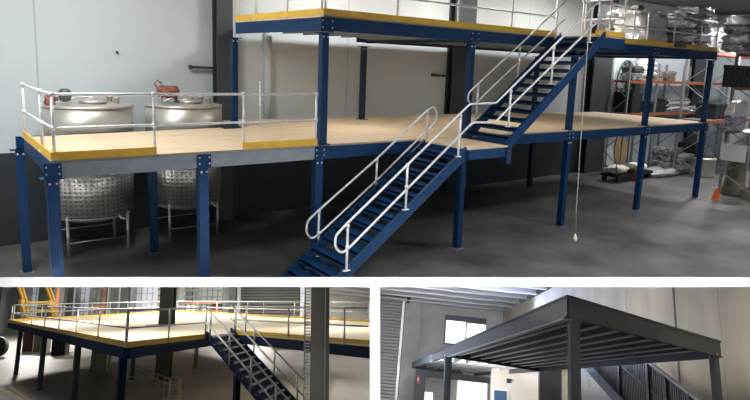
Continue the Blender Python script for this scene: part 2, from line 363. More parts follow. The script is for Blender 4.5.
# --- raised platform
UD = 4.4
UX0, UX1 = at(325, 17, y=0).x-.03, 21.5
jx0, jx1 = at(585, 34, y=-1.3).x, 13.25
t = thing('raised_platform', 'upper blue platform with yellow toe boards carried on blue columns', 'platform', (UX0, 0, z2))
RB0 = at(358, 37, y=4.3).x
BLU = at(235.5, 19.2, y=3.8)
MB().prism([(UX0, 0, z2-.035), (UX1, 0, z2-.035), (UX1, 5.22, z2-.035), (at(239, 24, y=5.2).x, 5.2, z2-.035), (BLU.x, 3.8, z2-.035)], (0, 0, .035)).build('deck_board', 'ply', t)
zu = z2-.037
UB = .26
MB().box((UX0, -.03, zu-UB), (UX1, .04, zu)).build('edge_beam', 'blue', t)
MB().hexa([V((UX0, 0, zu-UB)), V((UX0+.07, 0, zu-UB)), V((BLU.x+.07, 3.8, zu-UB)), V((BLU.x, 3.8, zu-UB))], [V((UX0, 0, zu)), V((UX0+.07, 0, zu)), V((BLU.x+.07, 3.8, zu)), V((BLU.x, 3.8, zu))]).build('end_beam', 'blue', t); MB().box((UX1-.07, 0, zu-UB), (UX1, UD, zu)).build('end_beam', 'blue', t)
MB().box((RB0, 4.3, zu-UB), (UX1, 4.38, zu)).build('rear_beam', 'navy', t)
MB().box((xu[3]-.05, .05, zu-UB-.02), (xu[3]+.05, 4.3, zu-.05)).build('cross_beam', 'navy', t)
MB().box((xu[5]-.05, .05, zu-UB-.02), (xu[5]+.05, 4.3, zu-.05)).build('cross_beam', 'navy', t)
x = UX0+.5
while x < UX1-.2:
    MB().box((x, .06, zu-.19), (x+.06, 4.28 if x > RB0 else 3.75, zu-.003)).build('joist', 'galvbeam', t); x += .6
for i in (2, 3, 4, 5, 6):
    k = MB().box((xu[i]-.15, -.05, zu-UB-.02), (xu[i]+.15, -.031, zu)).build('splice_plate', 'blue', t)
    for s in (-1, 1):
        for zz in (.07, .2): MB().box((xu[i]+s*.11-.012, -.06, zu-zz-.012), (xu[i]+s*.11+.012, -.05, zu-zz+.012)).build('bolt', 'galv', k)
# its rails
U2 = lambda u, v: V((at(u, v, y=0).x, .03, z2))
g1 = [U2(326, 16), U2(398, 21.5), U2(458.5, 27), U2(512, 31)]
e5 = U2(556, 35)
guardrail('galvanised guardrail along the front of the raised platform left of the staircase', g1+[e5], toes=[(V((UX0, -.01, z2)), V((e5.x, -.01, z2)))])
g2 = [lerp(V((UX0+.03, .12, z2)), V((BLU.x+.03, 3.75, z2)), f) for f in (.36, .74, 1)]
guardrail('galvanised guardrail across the left end of the raised platform', [V((UX0+.03, .12, z2))]+g2, toes=[(V((BLU.x-.01, 3.8, z2)), V((UX0-.01, 0, z2)))])
g3 = [U2(u, 45) for u in (633, 647, 674)]
guardrail('galvanised guardrail at the far right front of the raised platform', [V((jx1+.1, .03, z2))]+g3+[U2(700, 49), V((UX1-.05, .03, z2))], toes=[(V((jx1+.06, -.01, z2)), V((at(674, 45, y=0).x, -.01, z2))), (V((at(686, 47, y=0).x, -.01, z2)), V((UX1, -.01, z2)))])
# landing at head of upper stair
t = thing('stair_head_landing', 'small blue landing with a yellow edge at the head of the upper staircase', 'landing', (jx0, -1.3, z2))
MB().box((jx0+.45, -1.32, z2-.035), (jx1, -.04, z2)).build('deck_board', 'ply', t)
MB().box((jx0+.45, -1.36, zu-.26), (jx1, -1.3, zu)).build('edge_beam', 'blue', t); MB().box((jx1-.06, -1.3, zu-.26), (jx1, -.05, zu)).build('edge_beam', 'blue', t); MB().box((jx0+.45, -1.3, zu-.26), (jx0+.51, -.05, zu)).build('edge_beam', 'blue', t)
guardrail('double galvanised guardrail around the stair head landing', [V((jx0+.5, -1.31, z2)), V((jx0+1.0, -1.31, z2)), V((jx1-.04, -1.31, z2)), V((jx1-.04, -.15, z2))], toes=[(V((jx0-.1+.5, -1.34, z2)), V((jx1, -1.34, z2))), (V((jx1, -1.34, z2)), V((jx1, -.1, z2)))])

# --- intermediate landing
t = thing('stair_landing', 'plywood topped blue landing between the lower and upper staircases', 'landing', (7.4, -1.6, z1))
MB().box((7.42, -1.62, z1-.035), (8.66, -.06, z1)).build('deck_board', 'ply', t)
MB().box((7.42, -1.66, zt-.2), (8.70, -1.6, zt)).build('edge_beam', 'blue', t); MB().box((8.62, -1.6, zt-.2), (8.68, -.06, zt)).build('edge_beam', 'blue', t); MB().box((7.42, -1.6, zt-.2), (7.48, -.06, zt)).build('edge_beam', 'blue', t)
MB().box((8.55, -1.7, zt-.36), (8.7, -1.55, zt)).build('hanger_bracket', 'navy', t)

# --- staircases
def staircase(label, xa, za, xb, zb_, ya, yb, n, loc, treadm='blue'):
    t = thing('staircase', label, 'staircase', loc)
    s = (zb_-za)/(xb-xa); D = V((xb-xa, 0, zb_-za)).normalized()
    for y in (ya, yb):
        off = .0
        b = MB(); dz = .15
        b.hexa([V((xa-.12, y-.03, za-dz-.12*s)), V((xb+.0, y-.03, zb_-dz)), V((xb, y-.03, zb_+dz*.7)), V((xa-.12, y-.03, za+dz*.7-.12*s))],
               [V((xa-.12, y+.03, za-dz-.12*s)), V((xb+.0, y+.03, zb_-dz)), V((xb, y+.03, zb_+dz*.7)), V((xa-.12, y+.03, za+dz*.7-.12*s))]); sawn(b).build('stringer', 'blue', t)
    for i in range(n):
        f = (i+.5)/n; x = xa+(xb-xa)*f; z = za+(zb_-za)*f
        b = MB(); b.box((x-.145, ya+.03, z-.018), (x+.145, yb-.03, z+.018)); b.box((x-.145, ya+.03, z-.07), (x-.13, yb-.03, z+.018)); sawn(b).build('tread', treadm, t)
    return t
YN, YF = -1.55, -.25
st1 = staircase('lower blue steel staircase rising from the floor to the middle landing', 3.72, .0+.12, 7.42, z1-.08, YN, YF, 14, (3.7, -1.5, 0))
st2 = staircase('upper blue steel staircase rising from the middle landing to the raised platform', 8.76, z1+.05, 12.02, z2-.02, YN, YF, 13, (8.7, -1.5, z1))
def hrail(t, paths, posts, y, r=.023):
    for pth in paths:
        MB().tube(arc([at(u, v, y=y) for u, v in pth]), r, 8).build('rail_tube', 'galv', t)
    for (u0, v0, u1, v1) in posts:
        a, c = at(u1, v1, y=y), at(u0, v0, y=y); a = V((a.x, y, a.z)); c = V((a.x, y, c.z))
        k = MB().tube([a, c], r, 8).build('post', 'galv', t); MB().box(a-V((.07, .03, 0)), a+V((.07, .03, .02))).build('foot_plate', 'galv', k)
        for f in (.5, .97): q = lerp(a, c, f); MB().tube([q-V((0, 0, .035)), q+V((0, 0, .035))], r*1.5, 8).build('clamp', 'galv', k)
yn, yf = YN-.05, YF+.05
t = thing('handrail', 'galvanised handrail on the near side of both staircases with a looped lower end', 'handrail', at(347, 272, y=yn))
hrail(t, [[(472, 123), (347, 250), (341, 253), (335, 247), (335.5, 236), (347, 223.5), (470, 104), (496, 103), (591, 9), (606, -6)], [(468, 127), (473, 122.5), (495, 122.3), (517, 100), (592, 27), (603, 17)]],
      [(347.3, 224, 346.5, 271), (407, 164, 405.5, 210), (459, 115, 458, 157), (509.5, 90, 508.3, 127), (552.5, 46, 551, 84), (591, 7, 589.5, 43)], yn)
t = thing('handrail', 'galvanised handrail on the far side of the lower staircase with looped ends', 'handrail', at(319, 257, y=yf))
hrail(t, [[(380, 177), (318, 235), (311, 239), (306, 232), (307.5, 221), (319, 210), (376, 159.5), (428, 109.5), (434, 106.5), (437, 113), (435.5, 121), (429, 128.5), (380, 177)]],
      [(319, 210, 318, 256), (377, 159, 375.5, 199), (427.5, 111, 426, 147)], yf)
t = thing('handrail', 'galvanised handrail on the far side of the upper staircase with a looped lower end', 'handrail', at(476, 121, y=yf))
hrail(t, [[(520, 61), (490, 89), (476, 103.5), (470.5, 104), (467.5, 99), (469, 92.5), (490, 72.5), (534, 31.5), (570, -3)], [(520, 61), (556, 28), (565, 19)]],
      [(476.8, 85, 476, 121), (518, 47, 517.5, 81), (556, 11, 555, 44)], yf)

# --- hanging cord
t = thing('hanging_cord', 'pale power cord hanging from the roof with a white plug near the floor', 'cord', at(575, 238, y=-1.9))
pts = [at(u, v, y=-1.9) for u, v in ((591, -40), (590, 0), (588, 40), (585, 80), (583, 110), (580, 150), (578, 185), (576, 212), (576, 233))]
MB().tube(pts, .011, 6).build('cable', 'cord', t)
q = at(575.5, 234, y=-1.9); MB().lathe(q-V((0, 0, .2)), [(.03, 0), (.055, .02), (.055, .1), (.035, .13), (.02, .2)], 12).build('plug', 'plug', t)

# --- tanks
def tank(c, r, zb, ztop, lb, seed):
    t = thing('steel_tank', lb, 'tank', (c[0], c[1], 0)); cx, cy = c
    MB().lathe((cx, cy, 0), [(r*.55, zb-.16), (r*.9, zb-.05), (r*.95, zb), (r*.95, zb+.02)], 48).build('bottom_cone', 'steel', t)
    o = bpy.data.objects
    zj = z1-.45
    b = MB(); b.lathe((cx, cy, zb+.02), [(r*.955, 0), (r*.99, zj-zb)], 64); b.build('dimple_jacket', 'dimple', t, loc=None)
    MB().lathe((cx, cy, zj+.02), [(r, 0), (r, ztop-zj-.02)], 64).build('shell', 'steel', t)
    MB().lathe((cx, cy, ztop), [(r+.015, -.05), (r+.02, -.03), (r+.01, 0), (r*.9, .02), (r*.5, .05), (.12, .07)], 48).build('lid', 'steel', t)
    mh = MB(); mx, my = cx+.05, cy-r*.35
    mh.lathe((mx, my, ztop+.01), [(.27, 0), (.27, .05), (.3, .06), (.3, .09), (.22, .12), (.05, .14)], 28).build('manway', 'steel', t)
    MB().tube([(mx-.28, my-.08, ztop+.11), (mx, my-.1, ztop+.17), (mx+.28, my-.08, ztop+.11)], .018, 8).build('manway_handle', 'steelleg', t)
    for a in (.5, -.35): MB().lathe((cx+r*.62*math.cos(a), cy+r*.6*math.sin(a)-.1, ztop+.02), [(.06, 0), (.06, .12), (.09, .13), (.09, .16)], 14).build('port', 'steel', t)
    MB().tube([(cx-.5, cy+.1, ztop+.05), (cx-.2, cy+.15, ztop+.14), (cx+.1, cy+.1, ztop+.16), (cx+.15, cy, ztop+.05)], .025, 8).build('pipe', 'steelleg', t)
    MB().tube([(cx+r*.4, cy-r*.92, zb+.05), (cx+r*.42, cy-r*1.05, zb-.0), (cx+r*.5, cy-r*1.12, zb-.02)], .03, 8).build('outlet_valve', 'steelleg', t)
    L = r*.66
    for sx in (-1, 1):
        for sy in (-1, 1):
            MB().tube([(cx+sx*L, cy+sy*L, 0), (cx+sx*L, cy+sy*L, zb+.05)], .035, 10).build('leg', 'steelleg', t)
    for sy in (-1, 1): MB().tube([(cx-L, cy+sy*L, .33), (cx+L, cy+sy*L, .33)], .014, 6).build('leg_brace', 'steelleg', t)
    return t
# ring helper keeps each dimple jacket centred on its own axis
tc1, tc2 = (1.43, 4.56), (3.66, 4.6)
tk1 = tank(tc1, .96, .88, 3.36, 'left tall stainless steel tank with dimpled jacket standing behind the lower platform', 1)
tk2 = tank(tc2, .92, .9, 3.34, 'right tall stainless steel tank with dimpled jacket next to the charcoal wall column', 2)
p = at(65, 97, y=4.2); t = thing('mixer_motor', 'dark grey mixer motor with bent rod on the left tank', 'motor', p-V((0, 0, .1)))
MB().lathe(p+V((.0, 0, -.02)), [(.05, -.08), (.11, -.05), (.13, .05), (.12, .16), (.06, .2)], 16).build('housing', 'motor', t)
MB().tube([p+V((-.05, 0, .12)), p+V((-.2, 0, .08)), p+V((-.34, 0, -.08))], .015, 6).build('rod', 'black', t)
p = at(50, 100, y=4.25); solo('red_valve', MB().lump(p, (.2, .2, .22), 3, .4, 3).tube([p, p+V((.16, 0, .03))], .04, 8), 'red', 'small red valve at the left rim of the left tank', 'valve', p-V((0, 0, .1)))
p = at(167, 93, y=4.3); t = thing('valve_actuator', 'rusty red valve actuator on top of the right tank', 'valve', p-V((0, 0, .2)))
MB().lump(p+V((.02, 0, .03)), (.5, .3, .28), 5, .35, 2.5, .7).build('body', 'red', t); MB().tube([p+V((-.2, 0, .1)), p+V((-.3, 0, .22)), p+V((-.22, 0, .3)), p+V((-.12, 0, .22))], .018, 8).build('loop_pipe', 'red', t)
MB().tube([p+V((.2, 0, -.05)), p+V((.22, 0, -.22))], .04, 8).build('stem', 'motor', t); MB().tube([p+V((-.15, 0, -.05)), p+V((-.15, 0, -.22))], .04, 8).build('stem', 'steelleg', t)

# --- right hand stores
def emblem():
    c = at(625.5, 83, y=WY-.04); t = thing('wall_emblem', 'dark green oval emblem with leafy lettering on the wall under the raised platform', 'emblem', c)
    w = abs(at(634, 83, y=WY-.04).x-at(617, 83, y=WY-.04).x)/2; h = (at(625, 61, y=WY-.04).z-at(625, 106, y=WY-.04).z)/2
    MB().tube([c+V((w*math.cos(a), 0, h*math.sin(a))) for a in [2*math.pi*i/36 for i in range(36)]], .03, 6, closed=True).build('ring', 'green', t)
    b = MB(); rnd = random.Random(4)
    for i in range(150):
        a, r = rnd.random()*6.28, math.sqrt(rnd.random())*.9; p = c+V((w*r*math.cos(a), 0, h*r*math.sin(a)))
        if math.cos(a)*r < -.5: continue
        l = .05+.09*rnd.random(); an = rnd.random()*3.1; d = V((math.cos(an)*l, 0, math.sin(an)*l)); n_ = V((-d.z, 0, d.x))*.35
        b.prism([p-d, p+n_, p+d, p-n_], (0, -.008, 0))
    b.build('leaf_lettering', 'green', t)
emblem()
for i, u in enumerate((612.5, 634.5)):
    p = at(u, 90, y=WY-.1); solo('wall_conduit', MB().tube([(p.x, p.y, .1), (p.x, p.y, 5.6)], .035 if i else .05, 8), 'rackgrey' if i else 'wallwarm', ['pale conduit left of the wall emblem', 'grey conduit right of the wall emblem'][i], 'conduit', (p.x, p.y, .1))
def rack(label, x0, x1, y0, y1, h, bays, levels, shelf=True, frames=None):
    t = thing('pallet_rack', label, 'rack', (x0, y0, 0))
    for i in range(bays+1):
        x = x0+(x1-x0)*i/bays
        k = MB().box((x-.05, y0-.04, 0), (x+.05, y0+.04, h)).build('upright', 'rackgrey', t); MB().box((x-.05, y1-.04, 0), (x+.05, y1+.04, h)).build('upright', 'rackgrey', t)
        b = MB(); z = .2; s = 0
        while z < h-.9:
            b.bar((x, (y0, y1)[s], z), (x, (y1, y0)[s], z+.8), .035, .035, up=(1, 0, 0)); z += .8; s = 1-s
        b.build('bracing', 'rackgrey', t)
    for z in levels:
        for i in range(bays):
            a, c = x0+(x1-x0)*i/bays+.05, x0+(x1-x0)*(i+1)/bays-.05
            for y in (y0-.02, y1+.02): MB().box((a, y-.025, z-.12), (c, y+.025, z)).build('beam', 'orange', t)
            if shelf: MB().box((a, y0+.05, z-.02), (c, y1-.05, z)).build('shelf_deck', 'rackgrey', t)
    return t
A0 = at(629, 80, y=4.45).x
sA = at(650, 81, y=4.45).z
rack('long pallet rack with an orange beam against the back wall behind the platforms', A0, 33.2, 4.45, 5.35, 5.0, 4, (2.72, sA))
sB = at(735, 87, y=-.44).z; sB2 = at(737, 53, y=-.44).z
rB = rack('tall grey rack frame with a white board at the right edge of the hall', 22.15, 27.6, -1.75, -.44, 6.2, 2, (2.55, sB, sB2))
rack('middle pallet rack between the back wall rack and the right hand rack', 25.5, 33, 1.9, 3.0, 6.3, 3, (2.6, at(716, 52, y=1.9).z))
q = at(722, 143, x=22.02); q2 = at(745, 163, x=22.02)
t = thing('notice_board', 'white printed board fixed on the right hand rack frame', 'sign', (22.02, -.9, q2.z))
ya_, yb_ = sorted((q.y, q2.y)); MB().box((22.0, ya_, q2.z), (22.03, yb_, q.z)).build('panel', 'sign', t)
def guard(u, v, lb, s=1):
    p = at(u, v, z=0); t = thing('foot_guard', lb, 'guard', p)
    MB().box(p+V((-.18*s, -.18*s, 0)), p+V((.18*s, .18*s, .03))).build('base', 'cone', t)
    MB().hexa([p+V((-.12*s, -.12*s, .03)), p+V((.12*s, -.12*s, .03)), p+V((.12*s, .12*s, .03)), p+V((-.12*s, .12*s, .03))], [p+V((-.05*s, -.05*s, .55*s)), p+V((.05*s, -.05*s, .55*s)), p+V((.05*s, .05*s, .55*s)), p+V((-.05*s, .05*s, .55*s))]).build('body', 'cone', t)
guard(715.5, 199, 'orange foot guard beside the right hand rack frame', .75)
guard(635, 181, 'orange traffic cone beside the trolley under the platform', .95)
def pallet(c, w=1.2, d=1.0, lb='', grp=None):
    t = thing('pallet', lb, 'pallet', c, grp); c = V(c)
    for i in range(6): MB().box((c.x-w/2+i*(w-.12)/5, c.y-d/2, c.z+.11), (c.x-w/2+i*(w-.12)/5+.12, c.y+d/2, c.z+.135)).build('top_slat', 'wood', t)
    for j in (-1, 0, 1):
        MB().box((c.x-w/2, c.y+j*(d/2-.05)-.05, c.z), (c.x+w/2, c.y+j*(d/2-.05)+.05, c.z+.11)).build('runner', 'wood', t)
    return c.z+.135
def bundle(u0, u1, vt, vb, y, z0, lb, m='wrap', n=3, pal=None, d=1.1, inner=True, amp=.18, cat='wrapped goods', name='wrapped_pallet_load', sq=.45):
    """stack of stretch wrapped layers filling the pixel box on plane y"""
    a, c = at(u0, vb, y=y), at(u1, vb, y=y); zt_ = at((u0+u1)/2, vt, y=y).z
    cx, w = (a.x+c.x)/2, abs(c.x-a.x)*.96; base = z0
    if pal: base = pallet((cx, y+d/2, z0), w*.95, d, pal)
    h = (zt_-base)/n; t = thing(name, lb, cat, (cx, y+d/2, base))
    for i in range(n):
        mm = ('wrapdark' if (inner and i % 2 == 0) else m)
        MB().lump((cx+.04*math.sin(i*2.3+u0), y+d/2, base+h*(i+.5)), (w*(1-.04*(i % 2)), d, h*1.12), seed=i+u0, amp=amp*1.5, freq=3.4, sq=sq*.75, seg=14, zmin=base+.002 if i == 0 else None).build('layer', mm, t)
# on raised platform
bundle(629, 646, 11, 44, 1.6, z2, 'grey green wrapped machine standing on the raised platform behind the guardrail', 'machine', 2, inner=False, name='wrapped_machine', cat='machine')
p = at(637, 13, y=1.7); solo('machine_cap', MB().lump(p, (.4, .4, .5), 8, .3), 'machine', 'dark knob shaped cap on top of the wrapped machine', 'cap', p-V((0, 0, .25)))
bundle(641, 667, 11, 46, .45, z2, 'white wrapped load beside the grey green machine', 'wrap', 2, inner=False, amp=.3)
bundle(654, 674, 14, 46, 1.6, z2, 'dark flat topped load behind the white load', 'wrapdark', 2, inner=True, amp=.1)
bundle(682, 696, 13, 50, .3, z2, 'dark and silver wrapped load left in the big pair near the raised platform end', 'wrap', 5, amp=.22)
bundle(696, 711, 6, 50, .3, z2, 'tallest silver wrapped load at the end of the raised platform', 'wrap', 5, amp=.25)
# on rack tops to the right
bundle(716, 727, 33, 51, 1.95, at(716, 52, y=1.9).z, 'dark wrapped load on top of the middle rack', 'wrap', 2, d=.9)
bundle(727, 738, 27, 51, 1.95, at(716, 52, y=1.9).z, 'silver wrapped load right of the dark one on the middle rack', 'wrap', 3, d=.9)
bundle(746, 775, 17, 53, -1.3, sB2, 'white and dark wrapped load on top of the right hand rack', 'wrap', 4, d=.9)
def crate(u0, u1, vt, vb, y, z0, lb, m='black', d=.9):
    a, c = at(u0, vb, y=y), at(u1, vb, y=y); zt_ = at((u0+u1)/2, vt, y=y).z; t = thing('storage_crate', lb, 'crate', ((a.x+c.x)/2, y+d/2, z0))
    MB().box((a.x+.02, y+.02, z0), (c.x-.02, y+d-.02, zt_-.06)).build('body', m, t); MB().box((a.x, y, zt_-.1), (c.x, y+d, zt_)).build('rim', m, t)
    k = max(2, int((c.x-a.x)/.35))
    for i in range(k): x = a.x+.06+(c.x-a.x-.16)*i/(k-1); MB().box((x, y, z0+.02), (x+.04, y+.02, zt_-.1)).build('rib', 'dark' if m == 'black' else m, t)
crate(731, 765, 66, 85, -.85, sB, 'large black crate on the middle shelf of the right hand rack', d=.33)
bundle(733, 748, 103, 120, -.85, 2.56, 'dark goods with white wrap on the lower shelf of the right hand rack', 'wrap', 2, d=.33)
crate(714, 729, 104, 122, 2.0, 2.61, 'black crate on the lower shelf of the middle rack')
# rack A goods
zz = sA+.001
bundle(633, 644, 66, 79, 4.5, zz, 'grey pinkish boxes on the orange shelf beside the wall emblem', 'machine', 2, d=.7)
a = at(653.5, 80, y=4.5).x; zp = pallet((a, 4.95, zz), 1.9, .8, 'light timber pallet carrying white bags on the orange shelf')
t = thing('bag_stack', 'stack of white bags leaning on a pallet on the orange shelf', 'bags', (a, 4.9, zp))
for i in range(4): MB().lump((a+.05*i-.12, 4.9, zp+.16+.25*i), (1.4-.24*i, .7, .3), i, .15, sq=.6, seg=9).build('bag', 'cream', t)
bundle(663, 677, 72, 80, 4.5, zz, 'dark brown low boxes right of the white bags on the orange shelf', 'brownwrap', 1, d=.7, inner=False, cat='boxes')
crate(630, 641, 93, 118, 4.5, 2.73, 'black crate on the shelf beside the wall emblem'); crate(649, 668, 102, 121, 4.5, 2.73, 'black crate on the shelf right of the tall upper column')
bundle(666, 689, 99, 124, 4.4, 2.73, 'dark stack with silver wrap on the shelf behind the platform end', 'wrap', 5, d=.9)
bundle(690, 704, 107, 126, 4.4, 2.73, 'blue white wrapped stack at the far end of the shelf behind the platform', 'wrap', 3, d=.9, inner=False)
# on the floor under rack
def floorload(u0, u1, vt, vb, lb, **k):
    p = at((u0+u1)/2, vb, z=0); bundle(u0, u1, vt, vb, p.y, 0, lb, **k)
floorload(669, 682, 149, 174, 'dark wrapped stack of boxes on the floor below the rack', n=4, inner=False, m='wrapdark', d=1)
floorload(680, 693, 155, 174, 'silver wrapped stack right of the dark stack on the floor', n=4, d=1)
p = at(660, 176, z=0); solo('plastic_sheet', MB().lump(p+V((.3, .2, .12)), (2.4, 1.1, .35), 4, .5, 3, .8), 'wrap', 'crumpled clear plastic sheet on the floor before the dark stack', 'sheet', p)
p = at(701.5, 176, z=0); t = thing('steel_drum', 'squat stainless drum on the floor behind the far right column', 'drum', p)
MB().lathe(p, [(.5, 0), (.52, .05), (.5, .12), (.5, .75), (.53, .8), (.5, .86), (.44, .88)], 28).build('body', 'steel', t); MB().lathe(p+V((0, 0, .88)), [(.42, 0), (.4, .03)], 24).build('lid', 'dark', t)
crate(694, 703, 144, 156, 3.3, at(700, 160, y=3.3).z, 'black crate under the platform above the stainless drum')
p = at(736, 194, x=23.2); t = thing('wrapped_roll', 'tall brown wrapped roll standing in the right hand rack', 'roll', (23.4, -1.0, .12))
pz = at(736, 164, x=23.2).z; pm = at(735, 180, x=23.4)
MB().lathe((23.4, pm.y, 0), [(.42, 0), (.44, .1), (.36, .5), (.33, 1.0), (.3, 1.7), (.24, 1.75)], 20).build('roll', 'brownwrap', t)
pallet((23.4, pm.y, -.13+.13), 1.3, .9, 'timber pallet under the brown wrapped roll') if 0 else None
# trolley and wicker chair
p = at(634, 181, z=0); t = thing('trolley', 'low dark platform trolley with white sacks under the platform', 'trolley', p)
q0, q1 = at(618, 180, y=p.y), at(652, 180, y=p.y)
MB().box((q0.x, p.y, .22), (q1.x, p.y+.8, .34)).build('deck', 'black', t)
for i in range(3): xx = q0.x+.3+(q1.x-q0.x-1.2)*i/2; MB().lump((xx+.2, p.y+.4, .5), (1.0, .7, .34), i, .3, sq=.7, seg=9).build('sack', 'cream' if i != 1 else 'machine', t)
for x in (q0.x+.15, q1.x-.15):
    for y in (p.y+.08, p.y+.72): MB().tube([(x, y-.05, .11), (x, y+.05, .11)], .11, 12).build('wheel', 'dark', t)
MB().tube([(q0.x, p.y+.1, .3), (q0.x-.1, p.y+.1, 1.15), (q0.x-.1, p.y+.7, 1.15), (q0.x, p.y+.7, .3)], .025, 8).build('handle', 'rackgrey', t)
pc_ = at(621, 150, y=p.y+1.0); t = thing('wicker_chair', 'tan woven chair back with two lobes leaning behind the trolley', 'chair', (pc_.x, p.y+1.0, .4))
b = MB(); yy = p.y+1.0
for s, hh in ((-1, 1.85), (1, 1.65)):
    prof = [(0, .45), (.18, .5), (.36, .9), (.42, 1.3), (.3, hh-.1), (.05, hh)]
    pts = [V((pc_.x+s*.02+s*x_*1.15, yy, z_)) for x_, z_ in prof]; b.prism(pts, (0, .07, 0))
b.build('woven_back', 'wicker', t)
MB().box((pc_.x-.4, yy-.1, .38), (pc_.x+.4, yy+.4, .46)).build('seat', 'wicker', t)
for sx in (-.35, .35):
    for sy in (0, .35): MB().tube([(pc_.x+sx, yy+sy, 0), (pc_.x+sx, yy+sy, .38)], .025, 8).build('leg', 'wicker', t)

# ================================================================== LOWER LEFT HALL : pale deck on navy steel
H = LFT
zl = 2.7032
A_, B_, C1, C2, R1, E_, R2 = [at(u, v, z=zl) for u, v in ((127.5, 346), (8, 321.5), (206, 337.5), (232, 332.8), (370.6, 345), (175, 311.7), (370.6, 322))]
Z = V((0, 0, 1))
floor_pts = [at(-60, 436, z=0), at(371, 436, z=0), at(371, 317, z=0), at(-60, 331, z=0)]
b = MB(); b.prism([p-Z*.1 for p in floor_pts], (0, 0, .1)); struct('floor_lower_left', b, 'lfloor')
w0 = at(-50, 322, d=72); w1 = at(371, 322, d=72)
def wl(u, v): return at(u, v, pl=(w0, WN))
WD = (w1-w0); WD.z = 0; WD.normalize(); WN = V((WD.y, -WD.x, 0))
if WN.dot(LFT.c-w0) < 0: WN = -WN
def wquad(u0, v0, u1, v1, off0, off1, zb=None):
    """upright panel on the far wall between two pixels, off0..off1 metres in front of it"""
    a, c = wl(u0, v1), wl(u1, v1); zt0, zb0 = wl((u0+u1)/2, v0).z, (wl((u0+u1)/2, v1).z if zb is None else zb)
    a = V((a.x, a.y, 0)); c = V((c.x, c.y, 0)); b = MB()
    f = [a+WN*off0, c+WN*off0, c+WN*off1, a+WN*off1]
    return b.hexa([p+Z*zb0 for p in f], [p+Z*zt0 for p in f]), (a+WN*off0+Z*zb0)
b, _ = wquad(-50, 262, 371, 340, -.3, 0, zb=-.1); struct('wall_back_lower_left', b, 'lwall')
wins = ((8, 17), (30, 38), (39, 46), (64, 73), (79, 87), (98, 106), (117, 126), (135, 145), (146, 156), (300, 309), (329, 339), (352, 371))
for i, (u0, u1) in enumerate(wins):
    b, l = wquad(u0, 284, u1, 322, .0, .08, zb=.4); w = struct('window_%d' % (i+1), b, 'glaze')
    for v in (293, 302, 311): k, l2 = wquad(u0, v, u1, v+.5, .08, .16); k.build('glazing_bar', 'rackgrey', w)
    k, l2 = wquad((u0+u1)/2-.25, 284, (u0+u1)/2+.25, 322, .08, .16, zb=.4); k.build('mullion', 'rackgrey', w)
b, l = wquad(240, 284, 299, 330, .02, .25, zb=0); struct('door_1', b, 'shutter')
pil = ((3, 7.5, 'dark pillar at the far left edge of the lower left hall', 2), (19.5, 29, 'dark pillar behind the left arm of the yellow gate', 2), (47, 57, 'dark pillar behind the right arm of the yellow gate', 2), (58.5, 63, 'narrow dark pillar just right of the yellow gate', 2), (73.5, 78.5, 'slim dark pillar between two grey windows', 2), (88, 97.5, 'thick grey pillar with a red stripe', 8), (107, 112, 'dark pillar right of the red striped pillar', 2), (127, 134.5, 'dark pillar left of the big pale windows', 2), (190, 196, 'dark pillar standing among the far racks', 2), (233, 239.5, 'dark pillar at the left edge of the roller shutter', 2))
for u0, u1, lb, off in pil:
    b, l = wquad(u0, 283, u1, 330, off, off+.7, zb=0); t = thing('steel_pillar', lb, 'pillar', l)
    b.build('shaft', 'lpillar', t)
    if 'red' in lb: k, _ = wquad(u0+3, 283, u0+5.5, 330, off+.71, off+.78, zb=0); k.build('stripe', 'rust', t, label='red stripe')
    k, _ = wquad(u0-1, 329, u1+1, 331, off-.1, off+.8, zb=0) ; k.build('base_plate', 'lpillar', t)
# racks in front of far wall
def lrack(u0, u1, n, vs, lb, off=5):
    b, l = wquad(u0, 284, u0+.8, 330, off, off+.15, zb=0); t = thing('pallet_rack', lb, 'rack', l)
    for i in range(n):
        u = u0+(u1-u0)*i/(n-1); k, _ = wquad(u-.35, 283, u+.35, 330, off, off+.15, zb=0); k.build('upright', 'lpillar', t)
    for v in vs: k, _ = wquad(u0, v, u1, v+1.3, off+.15, off+.25); k.build('beam', 'rust' if v > 299 else 'lpillar', t)
lrack(173, 189, 4, (289, 295, 302, 309), 'far rack with orange beams just right of the thick deck pillar')
lrack(197, 232, 8, (290, 296, 302, 309.5), 'wide far rack with orange beams left of the roller shutter')
lrack(112.5, 126, 4, (289, 298, 305), 'dark far rack between two pillars behind the deck')
lrack(339, 352, 3, (291.5, 303), 'far rack seen right of the thick near column', 6)
for i, (u0, u1, v0, m_) in enumerate(((176, 187, 303, 'lwall'), (199, 208, 303, 'cream'), (212, 220, 304, 'lwall'), (222, 231, 303, 'maroon'))):
    b, l = wquad(u0, v0, u1, 309.4, 4.2, 4.9); t = solo('carton', b, m_, ['grey carton on the far rack nearest the thick deck pillar', 'pale carton at the left end of the wide far rack', 'grey carton in the middle of the wide far rack', 'maroon carton at the right end of the wide far rack'][i], 'box', l)

